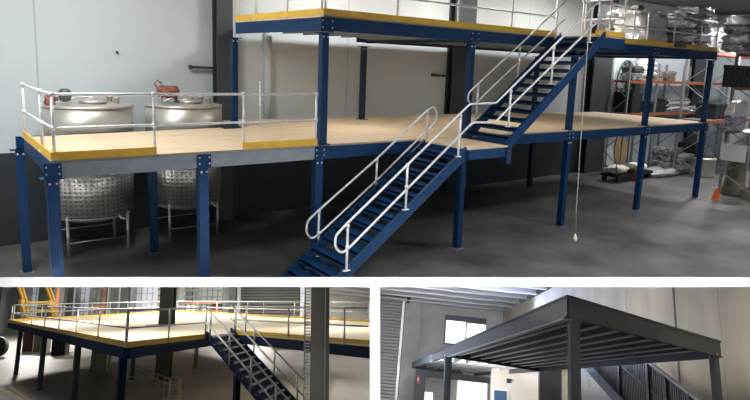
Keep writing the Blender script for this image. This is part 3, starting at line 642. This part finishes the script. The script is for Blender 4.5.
# deck
t = thing('deck_platform', 'large pale topped mezzanine deck with yellow edges and navy beams in the lower left hall', 'platform', A_)
poly = [A_, B_, E_, R2, R1, C2]; th = .05
MB().prism([p-Z*th for p in poly], (0, 0, th)).build('deck_board', 'lply', t)
def edge(p, q, name, m, h, top, w=.1, par=None): 
    d = (q-p).normalized(); n = V((-d.y, d.x, 0))*w
    return MB().hexa([p+Z*(top-h), q+Z*(top-h), q+n+Z*(top-h), p+n+Z*(top-h)], [p+Z*top, q+Z*top, q+n+Z*top, p+n+Z*top]).build(name, m, par or t)
for p, q in ((B_, A_), (A_, C1), (C2, R1)):
    edge(p, q, 'toe_board', 'yellow', .16, .12, .05)
for p, q in ((B_, A_), (A_, C2), (C2, R1)): edge(p, q, 'edge_beam', 'lblue', .32, -.05, .12)
edge(E_, B_, 'toe_board', 'yellow', .16, .12, .05); edge(R2, E_, 'toe_board', 'yellow', .16, .12, .05); edge(E_, B_, 'edge_beam', 'lblue', .32, -.05, .12); edge(R2, E_, 'edge_beam', 'lblue', .32, -.05, .12)
for i in range(1, 14):
    f = i/14; p, q = lerp(B_, A_, f), None; d = (C2-A_).normalized(); L = 4.6
    MB().bar(p+d*.15-Z*.15, p+d*L-Z*.15, .08, .18).build('joist', 'lleg', t)
# legs
def leg(foot, lb, top=zl-.38, w=.17, m='lleg'):
    t = thing('steel_column', lb, 'column', foot); x, y = foot.x, foot.y
    MB().box((x-w/2, y-w/2, .015), (x+w/2, y+w/2, top)).build('shaft', m, t); MB().box((x-.16, y-.16, 0), (x+.16, y+.16, .016)).build('base_plate', m, t)
dAB = (A_-B_).normalized(); inn = (C1-A_).normalized()
def onedge(u, v, p, q, ins=.15):
    n = V((-(q-p).y, (q-p).x, 0)).normalized(); return at(u, v, pl=(p, n))
for u, v, lb in ((16.6, 350, 'leftmost black navy leg of the pale deck'), (39.6, 364, 'second black navy leg from the left under the deck edge'), (73.4, 370, 'third black navy leg from the left under the deck edge'), (119, 372, 'navy leg at the near corner of the pale deck')):
    p = onedge(u, v, B_, A_); p += inn*.12; leg(V((p.x, p.y, 0)), lb, m='lblue' if u > 100 else 'lleg', w=.2)
for u, v, lb in ((131.7, 379.5, 'thin dark leg just right of the near corner leg'), (195.6, 368.5, 'thin dark leg under the deck left of the stairs'), (159.3, 360, 'far short leg beside the thick pillar through the deck')):
    leg(at(u, v, z=0), lb, w=.17)
# pillars through / beside the deck
def bigcol(u0, u1, v, d, lb, loc_z=0, m='lpillar', top=275, lace=False):
    a, c = at(u0, v, d=d), at(u1, v, d=d); cx = (a+c)/2; w = (c-a).length; zt_ = at((u0+u1)/2, top, d=d).z
    side = (c-a); side.z = 0; side.normalize(); f = V((-side.y, side.x, 0)); f = f if f.dot(LFT.f) > 0 else -f
    t = thing('steel_pillar', lb, 'pillar', (cx.x, cx.y, 0)); zc = Z*0
    def pc(s0, s1, f0, f1, nm, mm, z0=0, z1_=None):
        o = V((cx.x, cx.y, 0)); q = [o+side*s0+f*f0, o+side*s1+f*f0, o+side*s1+f*f1, o+side*s0+f*f1]
        return MB().hexa([p+Z*z0 for p in q], [p+Z*(z1_ or zt_) for p in q]).build(nm, mm, t)
    h = w/2
    pc(-h, h, -.0, .05, 'flange', m); pc(-.04, .04, .05, w*.8, 'web', m); pc(-h, h, w*.8, w*.8+.05, 'flange', m)
    pc(-h-.1, h+.1, -.1, w*.8+.15, 'base_plate', m, 0, .03)
    return t, side, f, cx, h, pc
t, *_ = bigcol(158.5, 171.5, 320, LFT.f.dot(at(165, 325, z=zl)-LFT.c), 'thick olive steel pillar rising through a hole in the pale deck')
pcn = at(165, 325, z=zl+.003); 
solo('deck_hole_collar', MB().lathe(pcn, [(.95, 0), (.95, .02)], 28), 'dark', 'dark oval collar on the deck around the thick pillar', 'collar', pcn)
t, sd, ff, cx, h, pc = bigcol(310.5, 328, 340, 12.6, 'thick dark near column in front of the deck on the right')
pc(h*.62, h*.72, -.03, 0, 'conduit', 'rackgrey')
pc(-h-.14, -h-.11, .0, .06, 'lacing_channel', 'rackgrey', 1.0)
for i in range(60):
    z = 1.2+i*.0625
    pc(-h-.13, -h-.01, -.02, .0, 'lacing_bar', 'rackgrey', z, z+.03)
pc(-h-.35, -h+.05, -.25, .2, 'guard_box', 'black', 0, at(307, 393-3, d=12.6).z if 0 else 1.15)
for u0, u1, v, dd, lb in ((91, 106, 360, None, 'square olive concrete clad pillar foot under the deck on the left'),):
    p = at(98, 371.5, z=0); d = LFT.f.dot(p-LFT.c); w = (at(106, 371, d=d)-at(91, 371, d=d)).length
    t = thing('clad_pillar', lb, 'pillar', p); MB().box((p.x-w*.4, p.y-w*.4, 0), (p.x+w*.4, p.y+w*.4, zl-.5)).build('cladding', 'binmat', t); MB().box((p.x-w*.45, p.y-w*.45, 0), (p.x+w*.45, p.y+w*.45, .12)).build('skirting', 'lpillar', t)
# rails
def base_on(us, p, q):
    n = V((-(q-p).y, (q-p).x, 0)).normalized(); out = []
    for u in us:
        r = at(u, 330, pl=(p, n)); out.append(V((r.x, r.y, zl)))
    return out
LR_ = dict(m='lrail', r=.03)
guardrail('grey guardrail along the near left edge of the pale deck', base_on((10, 31, 44, 58.5, 76.5, 98.7, 126.6), B_, A_), **LR_)
guardrail('grey guardrail from the near corner of the pale deck to the stairs', base_on((127.5, 168.9, 205.6), A_, C1), **LR_)
guardrail('grey guardrail along the near right edge of the pale deck beyond the stairs', base_on((234.4, 245.5, 288.5, 344.5), C2, R1), ext=(0, 1.1), **LR_)
guardrail('grey guardrail along the far left edge of the pale deck', base_on((12, 40, 62, 90, 108, 126, 146, 174), B_, E_), **LR_)
guardrail('grey guardrail along the far right edge of the pale deck', base_on((176, 196, 216, 247, 263, 294, 330, 345, 369), E_, R2), **LR_)
# yellow gate
ga, gb = at(25.5, 319.8, z=zl), at(54.5, 318.2, z=zl); gn = V((-(gb-ga).y, (gb-ga).x, 0)).normalized()
def gp(u, v): return at(u, v, pl=(ga, gn))
t = thing('safety_gate', 'yellow safety gate with two tall leaning arms at the far left deck corner', 'gate', ga)
for pts in (((17.5, 283), (24, 303)), ((21, 283), (27, 303)), ((44.5, 283), (53, 305)), ((48.5, 283), (55, 303))): MB().bar(gp(*pts[0]), gp(*pts[1]), .13, .12).build('arm', 'yellow', t)
for u, w in ((26.7, .16), (52.5, .14), (54.6, .16)): k = gp(u, 318.5); MB().bar(k, V((k.x, k.y, gp(u, 302).z)), w, w, up=(1, 0, 0)).build('upright', 'yellow', t)
for v, w in ((302, .13), (310, .11), (318.7, .28)): MB().bar(gp(26, v+.4), gp(54.5, v), .12, w).build('bar', 'yellow', t)
for u in (20.5, 48.5): MB().bar(gp(u, 300), gp(u+3, 312), .22, .2).build('counterweight', 'yellow', t)
# stairs (descend towards +u of the deck edge)
ud = (R1-C2); ud.z = 0; ud.normalize(); wv = (C2-C1); wv.z = 0
nL = V((-ud.y, ud.x, 0))
s1 = at(256, 400, pl=(C1, nL)); slope = (zl-s1.z)/((s1-C1).dot(ud)); run = zl/slope
t = thing('staircase', 'long navy steel staircase going down from the pale deck', 'staircase', V((C1.x, C1.y, 0))+ud*run)
def sp(base, s, dz=0): return V((base.x, base.y, 0))+ud*s+Z*(zl-slope*s+dz)
CR = C1+wv*.92
for bs in (C1, CR):
    q = [sp(bs, 0, -.05), sp(bs, run, -.0), sp(bs, run, .22), sp(bs, 0, .2)]
    q[1].z = 0; MB().prism([p-Z*.12 for p in q][:0] or q, nL*.06).build('stringer', 'lblue', t)
nt = 15
q = [sp(C1, 0, -.04), sp(CR, 0, -.04), sp(CR, run*.98, -.0), sp(C1, run*.98, -.0)]; MB().prism(q, (0, 0, .03)).build('back_plate', 'lblue', t)
for i in range(nt):
    s = run*(i+.6)/nt; a, c = sp(C1, s, .08), sp(CR, s, .08)
    MB().hexa([a, c, c+ud*.17, a+ud*.17], [p+Z*.04 for p in (a, c, c+ud*.17, a+ud*.17)]).build('tread', 'treadgrey', t)
p = at(234, 388, pl=(C1, nL)); 
leg(V((p.x, p.y, 0))+wv*.1, 'dark leg propping the staircase on its left side', top=sp(C1, (p-C1).dot(ud), -.1).z, m='lblue', w=.17)
def strail(bs, lb, s0=.0):
    t = thing('handrail', lb, 'handrail', sp(bs, s0, 0)); 
    for h in (1.02, .55): MB().tube([sp(bs, 0, h)-ud*.1, sp(bs, run*.25, h+.0), sp(bs, run*.95, h)], .03, 8).build('rail_tube', 'lrail', t)
    for f in (.06, .3, .54, .78, .95): s = run*f; MB().tube([sp(bs, s, .05), sp(bs, s, 1.02)], .032, 8).build('post', 'lrail', t)
strail(C1-wv.normalized()*.06, 'grey handrail on the left side of the navy staircase'); strail(CR+wv.normalized()*.12, 'grey handrail on the right side of the navy staircase')
# floor stuff under the deck
def floorbox(u0, u1, vt, vb, lb, m, nm, cat, dd=.9, parts=None):
    p, q = at(u0, vb, z=0), at(u1, vb-.3, z=0); d = LFT.f.dot(p-LFT.c); zt_ = at(u0, vt, d=d).z
    s = (q-p); n = V((-s.y, s.x, 0)).normalized(); n = n if n.dot(LFT.f) > 0 else -n; n *= dd
    t = thing(nm, lb, cat, p)
    MB().hexa([p, q, q+n, p+n], [k+Z*(zt_*.94) for k in (p, q, q+n, p+n)]).build('body', m, t)
    g = s*.03; MB().hexa([k+Z*zt_*.94 for k in (p-g, q+g, q+g+n, p-g+n)], [k+Z*zt_ for k in (p-g, q+g, q+g+n, p-g+n)]).build('lid', m, t)
    for f in (.25, .5, .75): k = lerp(p, q, f); k2 = k-n.normalized()*.05; e = s.normalized()*.08; MB().hexa([k2-e, k2+e, k+e, k-e], [v_+Z*zt_*.9 for v_ in (k2-e, k2+e, k+e, k-e)]).build('rib', m, t)
    return t
floorbox(21.5, 32, 327, 352, 'dark maroon fabric cage under the left of the deck', 'maroon', 'curtained_cage', 'cage')
floorbox(32.8, 46, 329, 352.5, 'grey green bin right of the maroon cage under the deck', 'binmat', 'waste_bin', 'bin')
floorbox(50.5, 64.5, 336, 355.5, 'dark low cart under the deck', 'dark', 'parts_cart', 'cart')
floorbox(64.8, 69, 338, 352, 'small pale box beside the dark low cart', 'cream', 'pale_box', 'box')
floorbox(272, 298, 342.5, 349.5, 'timber pallet stack on the floor behind the staircase', 'wood', 'pallet', 'pallet', 1.2)
p = at(-4, 357, z=0); d = LFT.f.dot(p-LFT.c); sx = (LFT.r-Z*LFT.r.z).normalized(); R = (at(0, 337, d=d).z)/2; ax = V((-sx.y, sx.x, 0))
t = thing('loader_vehicle', 'vehicle at the left edge with a black tyre and white body', 'vehicle', p)
MB().tube([p+Z*R-ax*.25, p+Z*R+ax*.25], [R, R], 28).build('tyre', 'dark', t); MB().tube([p+Z*R-ax*.3, p+Z*R+ax*.27], [R*.5, R*.5], 20).build('hub', 'rackgrey', t)
c = p-sx*1.2+Z*(R*1.7); MB().lump(c, (2.4, 1.4, 1.7), 2, .05).build('body', 'cream', t)
# painted marks and barriers
def mark(pts, nm, lb, w=.1):
    b = MB(); P_ = [at(u, v, z=.004) for u, v in pts]
    for a, c in zip(P_, P_[1:]): b.bar(a, c, w, .004)
    solo(nm, b, 'mark', lb, 'marking', P_[0])
mark(((0, 388), (24, 401)), 'floor_line', 'pale painted line on the floor at the lower left corner of the hall', .2); mark(((10, 386), (34, 404)), 'floor_line', 'second pale painted line on the floor inside the first', .12)
mark(((62, 358), (82, 368), (90, 372)), 'floor_line', 'pale painted line running towards the clad pillar', .12)
def barrier(pts, h, lb):
    P_ = [at(u, v, z=0) for u, v in pts]; t = thing('mesh_barrier', lb, 'barrier', P_[0])
    for hh in (h, h*.5): MB().tube([p+Z*hh for p in P_], .02, 6).build('rail', 'mark', t)
    for p in P_: MB().tube([p, p+Z*h], .022, 6).build('post', 'mark', t)
barrier(((107, 377), (122, 385), (143, 393), (158, 396)), .5, 'low dull yellow barrier on the floor left of the thick pillar')
barrier(((133, 374), (146, 380), (157, 385), (170, 392)), .5, 'low dull yellow barrier on the floor behind the thick pillar')
p = at(170, 405, z=0); t = thing('step_stand', 'yellowish tubular stand on the floor at the foot of the thick pillar', 'stand', p)
dq = LFT.f.dot(p-LFT.c)
for u in (163, 168, 177, 179.5): k = at(u, 404, d=dq); MB().tube([V((k.x, k.y, 0)), V((k.x, k.y, at(u, 378, d=dq).z))], .025, 6).build('post', 'mark', t)
for v in (378, 384, 390, 397): MB().tube([at(163, v, d=dq), at(179.5, v-1, d=dq)], .02, 6).build('rung', 'mark', t)
for u, v, lb in ((109, 371, 'thin yellow bollard post beside the clad pillar'),):
    p = at(u, v, z=0); d = LFT.f.dot(p-LFT.c); solo('bollard', MB().tube([p, V((p.x, p.y, at(u, 349, d=d).z))], .09, 10), 'mark', lb, 'bollard', p)

# ================================================================== LOWER RIGHT HALL : grey deck seen from below
H = RGT
zr, bd = 2.4056, .5
O_, Lf, Q_ = at(568, 295.5, z=zr), at(412.5, 362.5, z=zr), at(719, 341, z=zr)
du = (Lf-O_); du.z = 0; dv = (Q_-O_); dv.z = 0; lu, lv = du.length, dv.length; du.normalize(); dv.normalize()
FZ = -1.9
b = MB(); b.box((-50, -14, FZ-.1), (6, 9.4, FZ)); struct('floor_lower_right', b, 'lfloor')
XW, W = -49.0, 0
c = at(503, 313, x=XW); W = c.y; HC = c.z
RS = 6   # right wall stops here towards the viewer
b = MB(); b.box((XW-.3, at(300, 330, x=XW).y, FZ), (XW, W+.3, HC+3)); struct('wall_left_lower_right', b, 'concw')
b = MB(); b.box((XW, W, FZ), (2, W+.3, HC+.0)); wr = b
struct('wall_right_lower_right', b, 'conc')
def wx(u, v): return at(u, v, x=XW)
def wbox(u0, v0, u1, v1, o0, o1, name=None):
    a, c = wx(u0, v1), wx(u1, v0)
    return MB().box((XW+o0, a.y, min(a.z, c.z)), (XW+o1, c.y, max(a.z, c.z)))
# right wall joints
p = at(677, 340, y=W); solo('wall_joint', MB().box((p.x-.06, W-.03, FZ), (p.x+.06, W-.002, HC)), 'charcoal', 'dark vertical joint in the large concrete wall', 'joint', (p.x, W, FZ))
for u in (588, 628, 722): 
    p = at(u, 340, y=W); solo('wall_joint', MB().box((p.x-.012, W-.012, FZ), (p.x+.012, W-.002, HC)), 'conc', {588: 'faint panel joint above the near corner of the grey deck', 628: 'faint panel joint left of the dark wall joint', 722: 'faint panel joint right of the dark wall joint'}[u], 'joint', (p.x, W, FZ))
# roof: purlins and sheeting
b = MB(); b.box((XW, at(380, 300, x=XW).y-8, HC+.7), (-22, W+.3, HC+.8)); struct('ceiling_lower_right', b, 'zinc')
for i in range(9):
    x = XW+1.0+i*2.9
    t = thing('roof_purlin', 'pale steel roof purlin, number unreadable, in the row over the window' if 0 else ['pale roof purlin nearest the window wall', 'second pale roof purlin out from the window wall', 'third pale roof purlin out from the window wall', 'fourth pale roof purlin out from the window wall', 'fifth pale roof purlin out from the window wall', 'sixth pale roof purlin out from the window wall', 'seventh pale roof purlin out from the window wall', 'eighth pale roof purlin out from the window wall', 'ninth pale roof purlin, farthest from the window wall'][i], 'beam', (x, W, HC+.1), 'roof purlins over the window')
    y0 = at(380, 300, x=XW).y-6
    MB().box((x, y0, HC+.1), (x+.1, W-.05, HC+.7)).build('web', 'zinc', t); MB().box((x, y0, HC+.05), (x+.5, W-.05, HC+.12)).build('bottom_flange', 'zinc', t)
# window
b = wbox(443.5, 318.8, 486.5, 344, 0, .08); w = struct('window_20', b, 'rgrey')
a, c = wx(444, 344), wx(486, 344)
zt0, zb0 = wx(444, 319.5).z, wx(444, 343).z; ym = wx(466, 330).y
MB().box((XW+.081, a.y+.1, zb0+.05), (XW+.12, ym-.07, zt0-.05)).build('pane', 'daylight', w); MB().box((XW+.081, ym+.07, zb0+.05), (XW+.12, c.y-.1, zt0-.12)).build('pane', 'daylight', w)
# pilaster, roller door, bracket
b = wbox(405.5, 200, 421.5, 440, 0, .8); a = wx(405.5, 300); c = wx(421.5, 300)
t = solo('concrete_pier', MB().box((XW, a.y, FZ), (XW+.9, c.y, HC+2)), 'concw', 'pale concrete pier between the roller door and the window', 'pier', (XW+.5, a.y, FZ))
a, c = wx(378, 300), wx(403.5, 300); zd_ = wx(392, 298).z
struct('door_2', MB().box((XW+.02, a.y-1, FZ), (XW+.4, c.y, zd_)), 'rshut')
t = thing('shutter_housing', 'dark box above the grey roller door', 'housing', (XW+.4, a.y, zd_)); MB().box((XW, a.y-1, zd_), (XW+1.1, c.y+.2, zd_+3.2)).build('cover', 'charcoal', t); MB().box((XW+1.1, a.y-1, zd_+.1), (XW+1.2, c.y+.2, zd_+.3)).build('rim', 'rgrey', t)
p = wx(408.3, 296); t = thing('pipe_bracket', 'dark blue star shaped bracket on the concrete pier', 'bracket', (XW+.9, p.y, p.z)); X9 = XW+1.0
for a_, b_ in (((408.5, 289), (408.3, 303)), ((405.5, 296), (412, 292.5)), ((406, 293), (411, 298.5))):
    MB().bar(at(*a_, x=X9), at(*b_, x=X9), .28, .28, up=(1, 0, 0)).build('arm', 'charcoal', t)
a, c = wx(403.5, 300), wx(405.5, 300); solo('door_guide', MB().box((XW+.4, a.y-.1, FZ), (XW+.7, a.y+.15, zd_)), 'zinc', 'slim metal guide on the right side of the roller door', 'guide', (XW+.5, a.y, FZ))

# deck
t = thing('steel_deck', 'dark grey steel mezzanine deck seen from below in the lower right hall', 'platform', O_)
P1 = at(450, 357, z=zr-bd); l1 = (P1-O_).dot(du)
R_ = O_+du*lu+dv*lv
MB().prism([O_-du*.07-dv*.07-Z*.06, O_+du*lu-dv*.07-Z*.06, R_+dv*.07-Z*.06, O_+dv*(lv+.07)-du*.07-Z*.06], (0, 0, .06)).build('deck_edge_plate', 'rgrey', t)
MB().prism([O_-Z*.1, O_+du*lu-Z*.1, R_-Z*.1, O_+dv*lv-Z*.1], (0, 0, .035)).build('deck_soffit', 'soffit', t)
def ib(p, q, h, w, nm, m='rgrey', fl=.03):
    """I-beam hanging below p-q"""
    d = (q-p).normalized(); n = V((-d.y, d.x, 0)); b = MB()
    def s(a0, a1, z0, z1_): b.hexa([p+n*a0+Z*z0, q+n*a0+Z*z0, q+n*a1+Z*z0, p+n*a1+Z*z0], [p+n*a0+Z*z1_, q+n*a0+Z*z1_, q+n*a1+Z*z1_, p+n*a1+Z*z1_])
    s(-.03, .03, -h, 0); s(-w/2, w/2, -h, -h+fl); s(-w/2, w/2, -fl, 0); return b.build(nm, m, t)
ib(O_, O_+du*lu, bd, .14, 'edge_beam', fl=.035); ib(O_, O_+dv*lv, bd, .14, 'edge_beam', fl=.035)
ib(O_+dv*lv, R_, bd, .14, 'edge_beam'); ib(O_+du*l1, O_+du*l1+dv*lv, bd, .2, 'cross_beam'); ib(O_+du*lu, R_, bd, .2, 'edge_beam')
MB().bar(O_+dv*.04+du*.1-Z*(bd+.02), O_+dv*.04+du*(l1-.1)-Z*(bd+.02), .2, .03).build('bottom_flange', 'zinc', t, label='bright zinc flange')
nj = 9
for i in range(1, nj):
    f = i/nj; p = O_+dv*(lv*f)+du*.1
    h = .26; e = p+du*(l1-.25); d = du; n = V((-d.y, d.x, 0)); b = MB(); top = -.07
    def fl_(b, a0, a1, z0, z1_): return b.hexa([p+n*a0+Z*(z0+top), e+n*a0+Z*(z0+top), e+n*a1+Z*(z0+top), p+n*a1+Z*(z0+top)], [p+n*a0+Z*(z1_+top), e+n*a0+Z*(z1_+top), e+n*a1+Z*(z1_+top), p+n*a1+Z*(z1_+top)])
    top = -.1
    k = fl_(b, -.012, .012, -h, 0).build('joist', 'soffit', t); fl_(MB(), -.09, .09, -h-.02, -h).build('bottom_flange', 'zinc', k)  # dark web and pale flange put reflected window light into the colour
    p2 = O_+dv*(lv*f)+du*(l1+.2); e = O_+dv*(lv*f)+du*(lu-.2); MB().bar(p2-Z*.2, e-Z*.2, .06, .26).build('far_joist', 'zinc', t)
def rcol(p, lb, w):
    t = thing('deck_post', lb, 'column', (p.x, p.y, FZ)); x, y = p.x, p.y
    MB().box((x-w/2, y-w/2, FZ+.02), (x+w/2, y+w/2, zr-bd-.02)).build('shaft', 'rgrey', t)
    MB().box((x-w*.8, y-w*.8, FZ), (x+w*.8, y+w*.8, FZ+.02)).build('base_plate', 'rgrey', t); MB().box((x-w*.8, y-w*.8, zr-bd-.02), (x+w*.8, y+w*.8, zr-bd)).build('cap_plate', 'rgrey', t)
    for s in (-1, 1): MB().tube([(x, y+s*w*.62, zr-bd-.07), (x, y+s*w*.62, zr-bd+.09)], .02, 8).build('bolt', 'zinc', t)
n0 = V((0, 0, 0))
dpt = RGT.f.dot(O_-RGT.c)
def onray(u, l, base, dr):   # point base+dr*s whose ray column is u
    best = None
    for k in range(4000):
        p = base+dr*(l*k/4000); q = p-RGT.c; uu = PX+F*q.dot(RGT.r)/q.dot(RGT.f)
        if best is None or abs(uu-u) < best[0]: best = (abs(uu-u), p)
    return best[1]
dvn = dv
p = onray(573.5, 2, O_+du*.1-Z*bd, dv); rcol(p, 'thick dark grey post under the near corner of the steel deck', .225)
p = onray(448.5, lu, O_-Z*bd+dv*.1, du); rcol(p, 'dark grey post under the left of the steel deck', .36)
p = onray(713.6, lv, O_-Z*bd, dv); rcol(p, 'dark grey post at the right end of the steel deck', .2)
# far office front below the deck
XO = -47.2
def ox(u, v, x=XO): return at(u, v, x=x)
def obox(u0, v0, u1, v1, x=XO, d=.3, top=None):
    y0, y1 = ox(u0, v1, x).y, ox(u1, v1, x).y; zb_, zt_ = ox((u0+u1)/2, v1, x).z, ox((u0+u1)/2, v0, x).z
    return MB().box((x, y0, zb_), (x+d, y1, zt_)), V((x, y0, zb_))
XF = -34.0
b, l = obox(489, 369, 545, 430, x=XF); t = solo('office_wall', b, 'office', 'cream office wall under the far part of the steel deck', 'wall', l)
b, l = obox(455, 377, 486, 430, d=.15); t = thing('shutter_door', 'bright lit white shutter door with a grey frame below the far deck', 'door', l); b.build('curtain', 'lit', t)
b, _ = obox(419, 373.5, 490, 380, d=.5); b.build('lintel', 'rgrey', t); b, _ = obox(485.5, 379, 490.5, 430, d=.45); b.build('jamb', 'concw', t)
b, l = obox(491, 388.5, 508, 430, x=XF+.3, d=.12); t = thing('office_door', 'blue office door in a pale frame on the cream wall', 'door', l); b.build('frame', 'cream', t); b, _ = obox(493, 390.5, 505.5, 430, x=XF+.42, d=.08); b.build('leaf', 'bluedoor', t)
b, l = obox(506.5, 378.5, 510, 383, x=XF+.3, d=.2); solo('wall_box', b, 'charcoal', 'small dark box on the cream wall above the blue door', 'box', l)
b, l = obox(412, 367, 421.5, 430, x=XO, d=.6); solo('door_pier', b, 'rgrey', 'grey pier at the left end of the lit door frame', 'pier', l)
b, l = obox(421.5, 380, 445, 430, x=XO+.0, d=.1); solo('side_panel', b, 'concw', 'pale blue grey panel left of the lit white door', 'panel', l)
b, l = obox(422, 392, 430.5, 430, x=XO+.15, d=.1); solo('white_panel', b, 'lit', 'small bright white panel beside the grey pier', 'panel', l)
b, l = obox(416.5, 375.5, 419.5, 383.5, x=XO+.65, d=.08); solo('warning_sign', b, 'redsign', 'small red and white sign on the grey pier', 'sign', l); b, l = obox(417.3, 377.5, 418.7, 381, x=XO+.74, d=.03)
solo('sign_symbol', b, 'cream', 'white mark in the middle of the small red sign', 'sign', l)
b, l = obox(538, 367.5, 660, 430, x=-30, d=.3); t = solo('charcoal_partition', b, 'charcoal', 'dark charcoal partition wall behind the near corner post', 'wall', l)
# stair balustrade
YS = 7.4
def bx(u, v): return at(u, v, y=YS)
def slab(t, nm, m, a, c, w, h): MB().bar(bx(*a), bx(*c), w, h, up=(0, 0, 1)).build(nm, m, t)
t = thing('stair_balustrade', 'black barred stair balustrade sloping down along the concrete wall', 'railing', bx(648, 400))
slab(t, 'handrail', 'timber', (630, 348), (712, 410), .14, .1); slab(t, 'mid_rail', 'balus', (612, 358), (672, 408), .06, .07); slab(t, 'upper_rail', 'balus', (630, 351), (706, 409), .06, .06)
slab(t, 'bottom_rail', 'balus', (588, 362), (626, 402), .08, .1)
def vt_(u): return 348+(u-630)*.76 if u > 630 else 348
def vb_(u): return min(362+(u-588)*1.05, 440)
for u in (619, 648, 666, 690):
    p = bx(u, vt_(u)); q = bx(u, vb_(u)); MB().box((p.x-.08, YS-.08, min(q.z, p.z)-.1), (p.x+.08, YS+.08, p.z)).build('newel', 'balus', t)
xa_, xb_ = bx(596, 380).x, bx(706, 380).x
for i in range(64):
    x = xa_+(xb_-xa_)*i/63; q = V((x, YS, 0))-RGT.c; u = PX+F*q.dot(RGT.r)/q.dot(RGT.f)
    p = bx(u, vt_(u)); q = bx(u, vb_(u)); MB().box((x-.025, YS-.02, q.z), (x+.025, YS+.02, p.z)).build('baluster', 'balus', t)
t2 = thing('stair_flight', 'dark stair stringer sloping down right of the charcoal partition', 'staircase', at(622, 400, y=YS-.2)); MB().bar(at(586, 364, y=YS-.2), at(624, 406, y=YS-.2), .12, .5).build('stringer', 'rgrey', t2)
MB().bar(at(586, 364, y=YS+.6), at(624, 406, y=YS+.6), .12, .5).build('stringer', 'rgrey', t2)

# ================================================================== light
H = TOP
w = bpy.data.worlds.new('overcast'); bpy.context.scene.world = w; w.use_nodes = True
w.node_tree.nodes['Background'].inputs[0].default_value = (.88, .94, 1, 1); w.node_tree.nodes['Background'].inputs[1].default_value = .10
for x, y, pw, sp_ in ((-4.5, -.5, 420, 180), (-1.2, .8, 470, 180), (1.5, 2.4, 240, 180), (8, 2.6, 420, 180), (13, 2.6, 420, 180), (18, 3, 300, 180), (25, .5, 430, 180), (30, 2, 420, 180), (24.5, 4, 330, 180),
                     (4, -5, 300, 112), (9, -5.5, 360, 155), (14, -5.5, 420, 155), (19, -6, 330, 112), (24, -5, 270, 112)):
    lamp('high_bay_lamp', 0, 0, 0, pw*.62, 1.1, (1, .98, .95), p=V((x, y, 7.6)), spread=sp_)
for x in (7.5, 12.5): lamp('under_deck_fill', 0, 0, 0, 40, .8, (1, .93, .84), p=V((x, 2.2, 5.0)))  # added fill, no fixture here: lifts the wall and plywood under the raised platform
lamp('left_side_fill', 0, 0, 0, 55, 1.2, (1, .98, .95), p=V((-6, .5, 1.6)), down=V((1, .42, 0)), sizey=2.6)  # added fill from the left for the tank jackets; there is no door
lamp('low_bay_lamp', 0, 0, 0, 240, 1.5, (1, .97, .93), p=V((28, 1.2, 5.8)))
# added unseen lights over the front edge brighten the white lip and the partition edge
for x in (100, 375, 650):
    lamp('edge_wash_fill', 0, 0, 0, 520, 3.6, spread=22, sizey=.3, p=at(x, -110, d=8.7), down=TOP.d)
H = LFT
for u, v, d, pw in ((60, 250, 34, 700), (110, 245, 22, 400), (330, 250, 26, 190), (200, 255, 48, 1300), (330, 255, 38, 500), (40, 262, 58, 4500), (250, 262, 62, 4500), (150, 262, 60, 4500)):
    lamp('hall_lamp', u, v, d, pw, 2.5, (1, .95, .86))
H = RGT
lamp('window_light', 465, 330, 50, 3600, 8, (.5, .64, 1), down=V((1, .15, -.25)), sizey=3)
for u, v, d, pw, dn in ((650, 276, 18, 500, (-.3, .6, -.6)), (470, 268, 30, 900, (-.5, .5, -.4)), (450, 275, 44, 1000, (-.6, 0, -.4))):
    lamp('hall_lamp', u, v, d, pw, 2, (1, .96, .9), down=V(dn))
lamp('floor_bounce_fill', 0, 0, 0, 1500, 9, (.9, .95, 1), p=V((-14, -4, FZ+.4)), down=V((.1, .5, .8)))  # added upward fill standing in for light bounced off the floor
lamp('office_wall_fill', 0, 0, 0, 900, 5, (1, .96, .9), p=V((-27.5, 1, zr-1.0)), down=V((-1, .15, -.15)), sizey=.6)  # added unseen fill that brightens the cream office wall

# ================================================================== camera
sc = bpy.context.scene
cd = bpy.data.cameras.new('camera'); co = bpy.data.objects.new('camera', cd); C.objects.link(co); sc.camera = co
cd.sensor_width = 36; cd.lens = F/750*36; cd.shift_x = 0; cd.shift_y = (PY-200)/750; cd.clip_end = 400; cd.clip_start = .1
R = Matrix((TOP.r, -TOP.d, -TOP.f)).transposed()
co.matrix_world = Matrix.Translation(TOP.c) @ R.to_4x4()
for o in bpy.data.objects:
    if 'o' in o: del o['o']
sc.view_settings.view_transform = 'Standard'; sc.view_settings.look = 'None'; sc.view_settings.exposure = 0; sc.view_settings.gamma = 1
sc.view_settings.use_curve_mapping = False
